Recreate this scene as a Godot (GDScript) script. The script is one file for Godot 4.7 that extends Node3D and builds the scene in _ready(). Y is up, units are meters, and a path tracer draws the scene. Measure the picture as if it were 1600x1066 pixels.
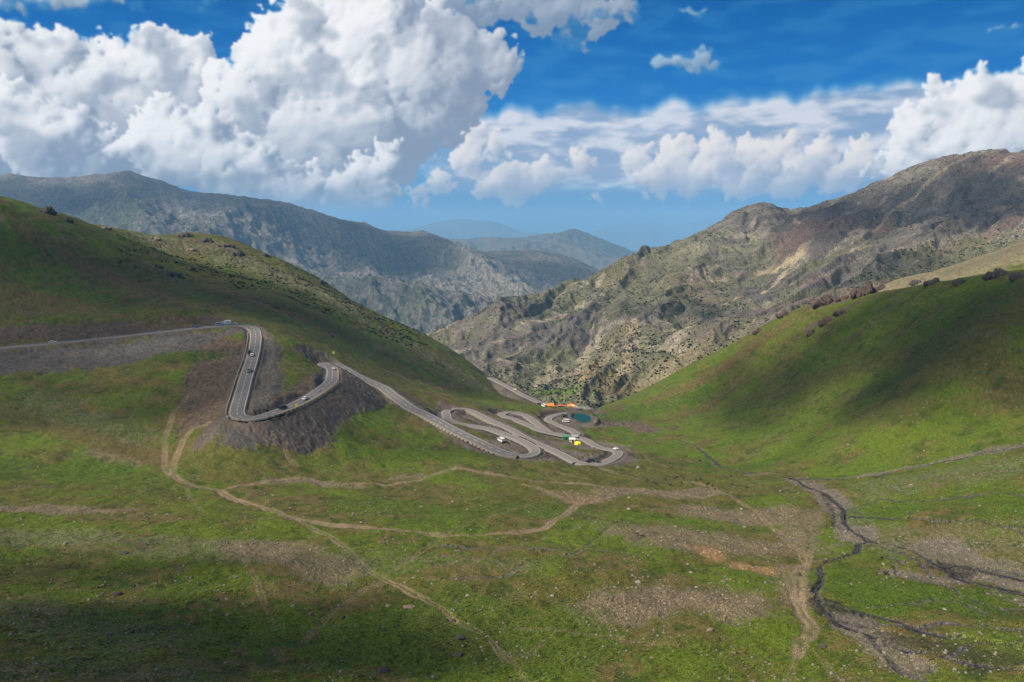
extends Node3D
# A high mountain pass: grass valley, switchback road, stream, rocky ridges and big cumulus. Metres, y up, the viewpoint looks along -z.

const EYE := 160.0
const SUN_DIR := Vector3(-0.6306,0.7206,0.2883)
enum { LUSH, SOIL, GRAVEL, SCREE, TAN, ORANGE, WET, TRACK, PEBBLE, DRY, STREAM, BROWN, ROCKY }
const KIND_COLOR := [Color(0.105, 0.17, 0.02), Color(0.26, 0.205, 0.132), Color(0.24, 0.205, 0.165), Color(0.145, 0.132, 0.12), Color(0.38, 0.31, 0.2), Color(0.4, 0.25, 0.13),
	Color(0.06, 0.054, 0.042), Color(0.36, 0.275, 0.175), Color(0.205, 0.19, 0.115), Color(0.2, 0.145, 0.06), Color(0.07, 0.066, 0.063), Color(0.17, 0.122, 0.093), Color(0.22, 0.195, 0.13)]
# heights the ground passes through (x, height, z)
const NEAR_POINTS := [Vector3(-77.2,90.7,-112),Vector3(-43.4,82.1,-126),Vector3(0,76.5,-135),Vector3(45.5,78.4,-132),Vector3(84.1,84.6,-122),Vector3(-90.5,95.1,-105),Vector3(101.7,87,-118),Vector3(-96.7,84.8,-142),Vector3(0,75.2,-160),Vector3(102.1,80.5,-150),Vector3(-116.1,79.7,-172),Vector3(-61.4,75,-182),Vector3(0,72.7,-187),Vector3(64.1,71.3,-190),Vector3(118.7,77.8,-176),Vector3(70.3,74.6,-173),Vector3(-137.2,76.1,-205),Vector3(-158.6,69.9,-238),Vector3(-81.6,67.2,-245),Vector3(0,63.5,-255),Vector3(54.5,60.8,-262),Vector3(100.8,67.8,-223),Vector3(138.6,81.2,-208),Vector3(125.6,72.2,-232),Vector3(-178,74.8,-225),Vector3(-132.2,83,-165),Vector3(154.3,86.2,-195),Vector3(132.2,83,-165),Vector3(-198.3,62,-300),Vector3(-141.8,58.1,-312),Vector3(-79.3,55.4,-320),Vector3(-23.2,53.9,-330),Vector3(0,53.4,-318),Vector3(77.6,52.7,-312),Vector3(116.6,55,-313),Vector3(143.3,69,-275),Vector3(158.7,81.6,-240),Vector3(-233,62.1,-355),Vector3(-184.4,59.1,-345),Vector3(-139.8,60.5,-340),Vector3(-85.9,58.2,-348),Vector3(-51.9,54,-350),Vector3(178.8,81.6,-272),Vector3(160.7,67.6,-300),Vector3(132.8,53.4,-328),Vector3(123.8,37,-395),Vector3(108.1,26.5,-470),Vector3(93.7,15.3,-545),Vector3(73.4,12.7,-560),Vector3(216.6,101.1,-335),Vector3(202.5,97.1,-358),Vector3(194.7,79.8,-400),Vector3(183,62.3,-450),Vector3(166.1,45.1,-510),Vector3(139.6,22,-570),Vector3(209.4,81.4,-520),Vector3(229.5,104.2,-440),Vector3(188.5,87.5,-255),Vector3(238,105.5,-310),Vector3(272.1,134.5,-360),Vector3(262.3,130.2,-412),Vector3(260,122.2,-480),Vector3(258.4,112.3,-540),Vector3(239,96.4,-610),Vector3(222.3,78.4,-660),Vector3(203,53,-700),Vector3(155.9,16.6,-740),Vector3(116,-14.1,-770),Vector3(85.9,-28.8,-780),Vector3(346.2,95.8,-540),Vector3(349.2,78.8,-640),Vector3(346.6,68.6,-720),Vector3(315.6,39,-800),Vector3(263.1,-27.8,-900),Vector3(199.7,-75.4,-940),Vector3(145.9,-112.8,-960),Vector3(107.7,-123.8,-970),Vector3(365.4,103,-480),Vector3(556.4,135.3,-880),Vector3(494.5,110.4,-890),Vector3(448,97.7,-880),Vector3(408.9,90.8,-870),Vector3(642.2,166.7,-860),Vector3(731,87.8,-1150),Vector3(641.9,60.3,-1150),Vector3(543,32.6,-1150),Vector3(826.3,125.6,-1100),Vector3(47.4,10.3,-625),Vector3(31.3,8.3,-640),Vector3(61.3,12.3,-600),Vector3(49.8,17.8,-564),Vector3(65.3,14.9,-570),Vector3(35.4,19.3,-540),Vector3(24.6,20.5,-548),Vector3(37.3,22.9,-505),Vector3(57,35.3,-420),Vector3(47,33.1,-440),Vector3(31.3,47.9,-362),Vector3(27,26.5,-470),Vector3(65.9,37.9,-400),Vector3(53.8,51,-325),Vector3(42.7,48.8,-345),Vector3(47.1,-23.3,-720),Vector3(34.9,-74.3,-850),Vector3(72.2,-82.6,-880),Vector3(-118.8,71.7,-498),Vector3(-95.8,74.8,-425),Vector3(-101.1,72.8,-376),Vector3(-111.7,70,-350),Vector3(-120.7,72.2,-345),Vector3(-141.4,75.8,-420),Vector3(-158.2,85.9,-490),Vector3(-171.2,91.5,-520),Vector3(-194.4,91.3,-515),Vector3(-240.5,86.7,-498),Vector3(-278.6,84,-482),Vector3(-306.5,83.1,-475),Vector3(-352.8,82.2,-460),Vector3(-275.8,74.8,-425),Vector3(-213.8,76.2,-440),Vector3(-181.6,79.1,-440),Vector3(-179.1,69.9,-400),Vector3(-225.7,64.4,-395),Vector3(-251.4,66.8,-385),Vector3(-279.8,66.8,-360),Vector3(-152.9,73.2,-400),Vector3(-133.2,78.1,-445),Vector3(-141,82.4,-500),Vector3(-118,73.4,-415),Vector3(-97.7,60.6,-350),Vector3(-55.8,58.9,-428),Vector3(-32.8,53.5,-400),Vector3(-12.3,51.2,-374),Vector3(0,49.8,-362),Vector3(17.9,49.1,-362),Vector3(-66.7,57.8,-408),Vector3(-87.1,63.6,-428),Vector3(-60.8,54.9,-370),Vector3(-40.5,41.3,-482),Vector3(-20.2,44.1,-448),Vector3(16.2,45.4,-395),Vector3(-6.6,47.5,-402),Vector3(-9.3,32,-520),Vector3(16.1,29.9,-490),Vector3(9.1,24.5,-560),Vector3(-26.4,33.8,-540),Vector3(-108.6,61.6,-560),Vector3(-81.8,47.8,-560),Vector3(-47.2,31.7,-580),Vector3(-19.6,22.3,-600),Vector3(-154,78.8,-640),Vector3(-184.2,94.3,-640),Vector3(-192.1,93.6,-600),Vector3(-106.4,54.8,-660),Vector3(-56.7,28.4,-700),Vector3(-11.7,2.6,-720),Vector3(-210.8,95.7,-560),Vector3(-254.9,109.6,-640),Vector3(-327.2,140.6,-690),Vector3(-353.8,153.2,-670),Vector3(-372.7,159.5,-640),Vector3(-390,162.9,-620),Vector3(-446.7,175.8,-600),Vector3(-298,110.1,-575),Vector3(-350.9,112.3,-550),Vector3(-237.7,100.2,-540),Vector3(-401,118.3,-530),Vector3(-313.5,115.4,-790),Vector3(-359,128.5,-840),Vector3(-248.2,104.8,-780),Vector3(-201.1,94.7,-720),Vector3(-433.8,151.3,-860),Vector3(-406.8,139.9,-920),Vector3(-378.3,143.1,-940),Vector3(-334.1,137.3,-940),Vector3(-294.5,124.3,-930),Vector3(-217.3,91.3,-910),Vector3(-141.3,45.5,-880),Vector3(-76.3,18.7,-860),Vector3(-26.9,-6.4,-830),Vector3(16.1,-23.9,-790),Vector3(-570.7,117.7,-900),Vector3(-584.8,87.8,-1150),Vector3(-487.4,65.5,-1200),Vector3(-383.7,36.7,-1200),Vector3(-284.7,-8.8,-1180),Vector3(-186.3,-61,-1150),Vector3(-98.8,-106.2,-1100),Vector3(-34.5,-129.4,-1050),Vector3(20.1,-118.4,-980),Vector3(-638.5,133.4,-850),Vector3(0,158,0),Vector3(0,166,60),Vector3(-80,174,40),Vector3(80,170,40),Vector3(0,144,-22),Vector3(0,122,-58),Vector3(-60,140,-30),Vector3(60,138,-30),Vector3(0,190,200),Vector3(-300,200,150),Vector3(300,190,150),Vector3(-350,150,-150),Vector3(350,145,-150),Vector3(-100,112,-70),Vector3(100,110,-70)]
const ROCK_POINTS := [Vector3(-132.7,-57.1,-1500),Vector3(-103.7,-39,-1520),Vector3(-74.5,-24.1,-1550),Vector3(-37.5,-21.6,-1560),Vector3(0,-23.6,-1600),Vector3(92.3,-2.9,-1650),Vector3(140.7,14.3,-1680),Vector3(208.8,38.9,-1750),Vector3(293.1,80.3,-1850),Vector3(390.6,100.6,-1900),Vector3(492.1,132.6,-1950),Vector3(560.8,163.1,-1980),Vector3(604.6,187.9,-2000),Vector3(652.1,181.7,-2000),Vector3(707.2,178.6,-2000),Vector3(784.1,206.5,-2000),Vector3(845.3,231.2,-2000),Vector3(936.9,261.9,-2000),Vector3(1013.1,286.3,-2000),Vector3(1058.6,301.6,-2000),Vector3(1092.1,306.9,-1950),Vector3(1182,306,-1900),Vector3(1365.4,313.4,-1850),Vector3(-111.3,-75.1,-1250),Vector3(-36.7,-77.7,-1130),Vector3(0,-77.1,-1060),Vector3(32,-69,-980),Vector3(62.6,-65.9,-960),Vector3(98.7,-68.2,-930),Vector3(140.3,-58.9,-930),Vector3(196.4,-34.1,-930),Vector3(270.4,0.4,-930),Vector3(365.2,49.5,-930),Vector3(479.3,61.3,-1000),Vector3(731.9,78.6,-1150),Vector3(830.3,90.9,-1100),Vector3(-44.5,-59.9,-1380),Vector3(40.4,-59.7,-1250),Vector3(91.6,-57.2,-1130),Vector3(112.6,-40.3,-1400),Vector3(179.7,-17.6,-1400),Vector3(231.8,11.1,-1450),Vector3(174.6,-29.8,-1080),Vector3(246.7,-8.8,-1180),Vector3(356.8,34,-1600),Vector3(346.6,-11.3,-1350),Vector3(473,18.5,-1560),Vector3(593.9,62.8,-1720),Vector3(613.7,116.7,-1850),Vector3(537.6,53.7,-1350),Vector3(664.2,107.5,-1680),Vector3(727.9,160,-1850),Vector3(688,94.2,-1400),Vector3(895.1,160,-1750),Vector3(883.5,138.2,-1400),Vector3(1052.6,212,-1680),Vector3(84.2,-30.3,-1500),Vector3(142.4,-6.4,-1620),Vector3(187.7,7.6,-1680),Vector3(-172.4,-217.1,-1948.2),Vector3(-96.1,-184.1,-1999.5),Vector3(0,-183.6,-2050),Vector3(178.2,-145.7,-2128.4),Vector3(363.5,-79.7,-2294.5),Vector3(602.2,-27.4,-2386.3),Vector3(734.9,27.9,-2430.7),Vector3(857.3,18.6,-2424.3),Vector3(1020.4,71.2,-2414.5),Vector3(1216.4,126.3,-2401.4),Vector3(1312,146.9,-2342.6),Vector3(1632.7,153.4,-2212.1)]
const LEFT_POINTS := [Vector3(-3678,346,-5000),Vector3(-3361,376,-5000),Vector3(-3125,399,-5000),Vector3(-2891,396,-5000),Vector3(-2735,388,-5000),Vector3(-2513,405,-4950),Vector3(-2333,413,-4900),Vector3(-2145,376,-4900),Vector3(-1919,316,-4900),Vector3(-1728,300,-4900),Vector3(-1537,263,-4900),Vector3(-1347,217,-4900),Vector3(-1129,168,-4950),Vector3(-945,137,-5000),Vector3(-797,81,-5050),Vector3(-644,49,-5100),Vector3(-584,57,-5100),Vector3(-335,-22,-5300),Vector3(-169,-58,-5350),Vector3(0,-56,-5400),Vector3(218,-73,-5500),Vector3(352,-110,-5550),Vector3(489,-170,-5600),Vector3(658,-252,-5700),Vector3(-2614,-60,-3500),Vector3(-2227,-88,-3500),Vector3(-1577,-100,-3300),Vector3(-994,-208,-3100),Vector3(-560,-279,-2900),Vector3(-356,-346,-2750),Vector3(-241,-404,-2700),Vector3(-145,-330,-3000),Vector3(0,-312,-3300),Vector3(178,-309,-3700),Vector3(537,-295,-4800),Vector3(768,-372,-4800),Vector3(-688,-112,-3600),Vector3(-557,-93,-3500),Vector3(-433,-108,-3400),Vector3(-294,-144,-3350),Vector3(-208,-200,-3250),Vector3(-265,-257,-3000),Vector3(-404,-214,-3150),Vector3(-520,-174,-3250),Vector3(-125,-241,-3900),Vector3(-143,-158,-4500),Vector3(0,-142,-4800),Vector3(187,-210,-4700),Vector3(275,-282,-4300),Vector3(-1893,193,-4300),Vector3(-1922,129,-4000),Vector3(-1590,95,-4200),Vector3(-1621,71,-3800),Vector3(-1290,59,-4300),Vector3(-975,-33,-4100),Vector3(-837,-47,-4400),Vector3(-584,-74,-4600),Vector3(-2366,193,-4300),Vector3(-2644,160,-4200),Vector3(-350,-116,-4400),Vector3(-4389,-74,-5967),Vector3(-3761,-21,-6018),Vector3(-3311,-32,-6053),Vector3(-2849,-7,-5983),Vector3(-2356,-104,-6017),Vector3(-1897,-157,-6045),Vector3(-1396,-252,-6120),Vector3(-984,-339,-6235),Vector3(-720,-363,-6292),Vector3(-207,-478,-6549),Vector3(265,-493,-6699),Vector3(594,-590,-6795)]
const MID_POINTS := [Vector3(-1817,-127,-11500),Vector3(-1429,-149,-11300),Vector3(-1062,-173,-11200),Vector3(-739,-141,-11000),Vector3(-521,-115,-11000),Vector3(-174,-63,-11000),Vector3(130,-89,-11000),Vector3(434,-98,-11000),Vector3(695,-63,-11000),Vector3(912,-63,-11000),Vector3(1130,-115,-11000),Vector3(1305,-175,-11000),Vector3(1523,-236,-11000),Vector3(1742,-296,-11000),Vector3(2181,-400,-11000),Vector3(2797,-531,-11000),Vector3(-1274,-470,-8000),Vector3(-606,-499,-7600),Vector3(0,-490,-7500),Vector3(598,-490,-7500),Vector3(1276,-534,-8000),Vector3(1918,-662,-8000),Vector3(-295,-314,-9300),Vector3(224,-282,-9400),Vector3(753,-324,-9500),Vector3(1207,-399,-9500),Vector3(-2271,-827,-14375),Vector3(-1328,-873,-14000),Vector3(-652,-815,-13750),Vector3(163,-789,-13750),Vector3(868,-763,-13750),Vector3(1412,-815,-13750),Vector3(1904,-936,-13750),Vector3(2726,-1100,-13750)]
const FAR_POINTS := [Vector3(-4937,-755,-26000),Vector3(-3698,-530,-26000),Vector3(-2872,-306,-26000),Vector3(-2254,-124,-26000),Vector3(-1741,-22,-26000),Vector3(-1126,109,-26000),Vector3(-512,39,-26000),Vector3(0,-83,-26000),Vector3(821,-388,-26000),Vector3(1644,-612,-26000),Vector3(2882,-898,-26000),Vector3(-3818,-1255,-20000),Vector3(-1510,-1034,-19000),Vector3(604,-1034,-19000),Vector3(2227,-1255,-20000),Vector3(-978,-455,-22500),Vector3(-5924,-2155,-31200),Vector3(-3447,-1706,-31200),Vector3(-2089,-1422,-31200),Vector3(-614,-1361,-31200),Vector3(985,-1788,-31200),Vector3(3459,-2298,-31200)]
const FAR_RANGE_POINTS := [Vector3(1803,-1088,-38000),Vector3(3901,-670,-38000),Vector3(5396,-433,-38000),Vector3(6888,-195,-38000),Vector3(8379,-17,-38000),Vector3(9581,-136,-38000),Vector3(10769,71,-38000),Vector3(12877,-195,-38000),Vector3(15587,-433,-38000),Vector3(1432,-1963,-30000),Vector3(4770,-1844,-30000),Vector3(7155,-1844,-30000),Vector3(10733,-1844,-30000),Vector3(2074,-2888,-43700),Vector3(6205,-2233,-43700),Vector3(9636,-1817,-43700),Vector3(12385,-1729,-43700),Vector3(17925,-2233,-43700)]
const ROADS := [
	[Vector3(-328.12,81.72,-467.23),Vector3(-322.49,82.05,-469.33),Vector3(-316.85,82.38,-471.39),Vector3(-311.18,82.7,-473.37),Vector3(-305.47,83.01,-475.23),Vector3(-299.72,83.31,-476.97),Vector3(-293.95,83.61,-478.66),Vector3(-288.19,83.9,-480.35),Vector3(-282.44,84.2,-482.1),Vector3(-276.76,84.52,-484.06),Vector3(-271.18,84.85,-486.26),Vector3(-265.62,85.21,-488.54),Vector3(-260.05,85.59,-490.81),Vector3(-254.44,85.99,-492.94),Vector3(-248.73,86.42,-494.81),Vector3(-242.97,86.86,-496.51),Vector3(-237.2,87.33,-498.19),Vector3(-231.43,87.81,-499.86),Vector3(-225.67,88.29,-501.55),Vector3(-219.9,88.77,-503.25),Vector3(-214.15,89.24,-504.96),Vector3(-208.42,89.68,-506.76),Vector3(-202.8,90.07,-508.91),Vector3(-197.38,90.39,-511.48),Vector3(-192.04,90.6,-514.23),Vector3(-186.65,90.69,-516.89),Vector3(-181.04,90.61,-519.02),Vector3(-175.11,90.34,-519.16),Vector3(-169.95,89.86,-516.26),Vector3(-166.21,89.24,-511.6),Vector3(-163.53,88.5,-506.23),Vector3(-161.42,87.69,-500.61),Vector3(-159.5,86.81,-494.92),Vector3(-157.76,85.92,-489.17),Vector3(-156.15,85.01,-483.38),Vector3(-154.57,84.12,-477.58),Vector3(-153.06,83.24,-471.77),Vector3(-151.65,82.39,-465.93),Vector3(-150.3,81.55,-460.08),Vector3(-148.96,80.74,-454.22),Vector3(-147.64,79.94,-448.36),Vector3(-146.34,79.16,-442.49),Vector3(-145.07,78.4,-436.62),Vector3(-143.82,77.69,-430.75),Vector3(-142.55,77.02,-424.87),Vector3(-141.25,76.42,-419.01),Vector3(-139.84,75.88,-413.17),Vector3(-138.36,75.41,-407.35),Vector3(-136.87,75.01,-401.53),Vector3(-135.38,74.65,-395.71),Vector3(-133.9,74.33,-389.89),Vector3(-132.41,74.03,-384.07),Vector3(-130.93,73.73,-378.25),Vector3(-129.46,73.44,-372.42),Vector3(-127.98,73.14,-366.6),Vector3(-126.43,72.83,-360.8),Vector3(-124.63,72.52,-355.07),Vector3(-121.89,72.21,-349.75),Vector3(-116.69,71.89,-347.9),Vector3(-112.41,71.71,-351.91),Vector3(-109.75,71.66,-357.3),Vector3(-107.39,71.71,-362.82),Vector3(-105.07,71.83,-368.36),Vector3(-103.11,72,-374.04),Vector3(-101.64,72.21,-379.86),Vector3(-100.39,72.44,-385.74),Vector3(-99.3,72.66,-391.64),Vector3(-98.45,72.88,-397.59),Vector3(-97.77,73.08,-403.56),Vector3(-97.21,73.23,-409.54),Vector3(-96.87,73.32,-415.54),Vector3(-96.92,73.32,-421.54),Vector3(-97.57,73.21,-427.51),Vector3(-98.7,72.97,-433.41),Vector3(-99.97,72.64,-439.28),Vector3(-101.25,72.22,-445.15),Vector3(-102.53,71.78,-451.02),Vector3(-103.81,71.34,-456.89),Vector3(-105.09,70.96,-462.76),Vector3(-106.42,70.66,-468.61),Vector3(-108.09,70.44,-474.38),Vector3(-110.4,70.28,-479.92),Vector3(-113.49,70.12,-485.06),Vector3(-116.67,69.86,-490.15),Vector3(-118.17,69.42,-495.91),Vector3(-117.46,68.71,-501.83),Vector3(-113.19,67.33,-505.11),Vector3(-108.12,65.84,-502.06),Vector3(-103.59,64.44,-498.11),Vector3(-99,63.01,-494.24),Vector3(-94.27,61.61,-490.54),Vector3(-89.41,60.32,-487),Vector3(-84.53,59.21,-483.5),Vector3(-79.97,58.31,-479.6),Vector3(-76.42,57.66,-474.78),Vector3(-73.77,57.27,-469.39),Vector3(-71.35,57.09,-463.89),Vector3(-68.95,57.07,-458.39),Vector3(-66.54,57.15,-452.88),Vector3(-64.14,57.25,-447.38),Vector3(-61.74,57.33,-441.87),Vector3(-59.31,57.32,-436.38),Vector3(-56.65,57.19,-430.99),Vector3(-53.35,56.92,-425.98),Vector3(-49.52,56.52,-421.36),Vector3(-45.6,56.01,-416.8),Vector3(-41.83,55.42,-412.13),Vector3(-38.2,54.79,-407.34),Vector3(-34.56,54.14,-402.57),Vector3(-30.78,53.51,-397.9),Vector3(-26.86,52.9,-393.34),Vector3(-22.91,52.34,-388.82),Vector3(-19.01,51.83,-384.25),Vector3(-15.2,51.34,-379.61),Vector3(-11.42,50.89,-374.93),Vector3(-7.52,50.45,-370.37),Vector3(-3.02,50,-366.42),Vector3(2.6,49.49,-364.72)],
	[Vector3(2.6,49.49,-364.72),Vector3(7.84,48.97,-367.3),Vector3(10.68,48.48,-372.52),Vector3(11.32,48.04,-378.46),Vector3(10.56,47.65,-384.41),Vector3(8.96,47.34,-390.19),Vector3(6.63,47.12,-395.72),Vector3(3.72,47.05,-400.97),Vector3(0.18,47.14,-405.82),Vector3(-3.77,47.39,-410.34),Vector3(-7.98,47.8,-414.62),Vector3(-12.79,48.35,-418.18),Vector3(-18.46,48.95,-420.08),Vector3(-24.37,49.49,-421.11),Vector3(-29.97,49.88,-423.21),Vector3(-33.94,50.02,-427.63),Vector3(-35.7,49.85,-433.34),Vector3(-36.49,49.4,-439.3),Vector3(-37.11,48.7,-445.27),Vector3(-37.73,47.82,-451.25),Vector3(-38.34,46.8,-457.22),Vector3(-38.96,45.7,-463.2),Vector3(-39.57,44.58,-469.17),Vector3(-40.17,43.47,-475.15),Vector3(-40.6,42.39,-481.14),Vector3(-40.51,41.36,-487.15),Vector3(-39.8,40.4,-493.11),Vector3(-38.29,39.51,-498.91),Vector3(-35.39,38.66,-504.12),Vector3(-30.19,37.78,-506.27),Vector3(-25.41,37.16,-502.8),Vector3(-21.86,36.74,-497.96),Vector3(-18.72,36.44,-492.85),Vector3(-15.75,36.25,-487.62),Vector3(-12.83,36.17,-482.37),Vector3(-9.94,36.19,-477.1),Vector3(-7.1,36.32,-471.81),Vector3(-4.29,36.55,-466.5),Vector3(-1.66,36.91,-461.1),Vector3(0.46,37.37,-455.49),Vector3(2.04,37.95,-449.69),Vector3(3.43,38.61,-443.85),Vector3(4.81,39.35,-438),Vector3(6.18,40.14,-432.15),Vector3(7.55,40.95,-426.31),Vector3(8.95,41.75,-420.46),Vector3(10.47,42.54,-414.65),Vector3(12.18,43.3,-408.89),Vector3(14,44.01,-403.17),Vector3(15.87,44.65,-397.46),Vector3(17.92,45.23,-391.81),Vector3(20.27,45.72,-386.29),Vector3(22.77,46.1,-380.82),Vector3(25.2,46.36,-375.33),Vector3(27.56,46.46,-369.81),Vector3(30.53,46.39,-364.61)],
	[Vector3(30.53,46.39,-364.61),Vector3(35.74,46.01,-362.36),Vector3(40.77,45.39,-365.38),Vector3(44.29,44.66,-370.23),Vector3(46.83,43.8,-375.67),Vector3(49.01,42.86,-381.26),Vector3(51.01,41.84,-386.93),Vector3(52.7,40.78,-392.69),Vector3(54.1,39.7,-398.53),Vector3(55.3,38.63,-404.42),Vector3(56.11,37.57,-410.37),Vector3(56.11,36.5,-416.37),Vector3(54.74,35.44,-422.2),Vector3(52.31,34.37,-427.7),Vector3(50.08,33.27,-433.27),Vector3(48.88,32.16,-439.15),Vector3(48.17,31.06,-445.11),Vector3(47.53,29.98,-451.08),Vector3(46.88,28.97,-457.06),Vector3(46.23,28.1,-463.03),Vector3(45.36,27.41,-468.97),Vector3(43.16,26.97,-474.49),Vector3(38.73,26.84,-478.47),Vector3(33.44,27.01,-481.31),Vector3(27.95,27.39,-483.75),Vector3(22.44,27.92,-486.13)],
	[Vector3(22.44,27.92,-486.13),Vector3(17.24,28.53,-489.11),Vector3(12.97,29.13,-493.3),Vector3(9.4,29.64,-498.13),Vector3(5.89,30.03,-503),Vector3(2.24,30.27,-507.78),Vector3(-1.61,30.36,-512.39),Vector3(-5.44,30.27,-517.01),Vector3(-7.23,29.98,-522.64),Vector3(-6.06,29.56,-528.48),Vector3(-2.51,29.02,-533.21),Vector3(3.17,28.42,-533.75),Vector3(8.03,27.96,-530.34),Vector3(11.11,27.63,-525.24),Vector3(13.13,27.39,-519.58),Vector3(14.96,27.21,-513.86),Vector3(16.84,27.05,-508.15),Vector3(18.89,26.84,-502.51),Vector3(21.1,26.56,-496.92),Vector3(23.7,26.16,-491.51),Vector3(27.74,25.63,-487.15),Vector3(33.51,24.94,-486.38),Vector3(38.12,24.23,-489.97),Vector3(40.44,23.6,-495.48),Vector3(41.16,23.04,-501.42),Vector3(40.17,22.55,-507.33),Vector3(38.31,22.15,-513.05),Vector3(36.11,21.82,-518.63),Vector3(33.48,21.53,-524.03),Vector3(30.63,21.28,-529.33),Vector3(28.03,21.04,-534.74),Vector3(26.09,20.78,-540.41),Vector3(25.32,20.5,-546.36),Vector3(25.92,20.17,-552.32),Vector3(27.66,19.78,-558.06),Vector3(30.25,19.31,-563.47),Vector3(33.35,18.77,-568.62),Vector3(36.66,18.14,-573.63),Vector3(40.01,17.44,-578.61),Vector3(43.18,16.69,-583.72),Vector3(45.91,15.91,-589.07),Vector3(48.34,15.12,-594.56),Vector3(50.73,14.36,-600.07),Vector3(53.4,13.59,-605.45),Vector3(57.54,12.61,-609.71)],
	[Vector3(57.54,12.61,-609.71),Vector3(59.37,11.67,-615.15),Vector3(58.49,11.04,-621.07),Vector3(55.61,10.47,-626.27),Vector3(51.02,9.98,-630.1),Vector3(45.75,9.6,-632.97),Vector3(40.3,9.3,-635.51),Vector3(34.91,9.09,-638.16),Vector3(29.95,8.95,-641.51),Vector3(25.8,8.87,-645.85),Vector3(22.35,8.83,-650.76),Vector3(19.5,8.81,-656.05),Vector3(16.92,8.8,-661.47),Vector3(14.38,8.79,-666.92),Vector3(11.86,8.77,-672.37),Vector3(9.44,8.72,-677.87),Vector3(7.28,8.64,-683.47),Vector3(5.37,8.54,-689.17),Vector3(3.53,8.41,-694.89),Vector3(1.7,8.27,-700.61),Vector3(-0.13,8.1,-706.33),Vector3(-1.98,7.93,-712.04),Vector3(-3.88,7.74,-717.74),Vector3(-5.83,7.54,-723.43),Vector3(-7.79,7.33,-729.1),Vector3(-9.76,7.09,-734.78),Vector3(-11.71,6.83,-740.46),Vector3(-13.57,6.53,-746.17),Vector3(-15.3,6.21,-751.92),Vector3(-16.98,5.85,-757.69),Vector3(-18.66,5.47,-763.46),Vector3(-20.33,5.07,-769.23),Vector3(-22,4.66,-775)]]
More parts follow.
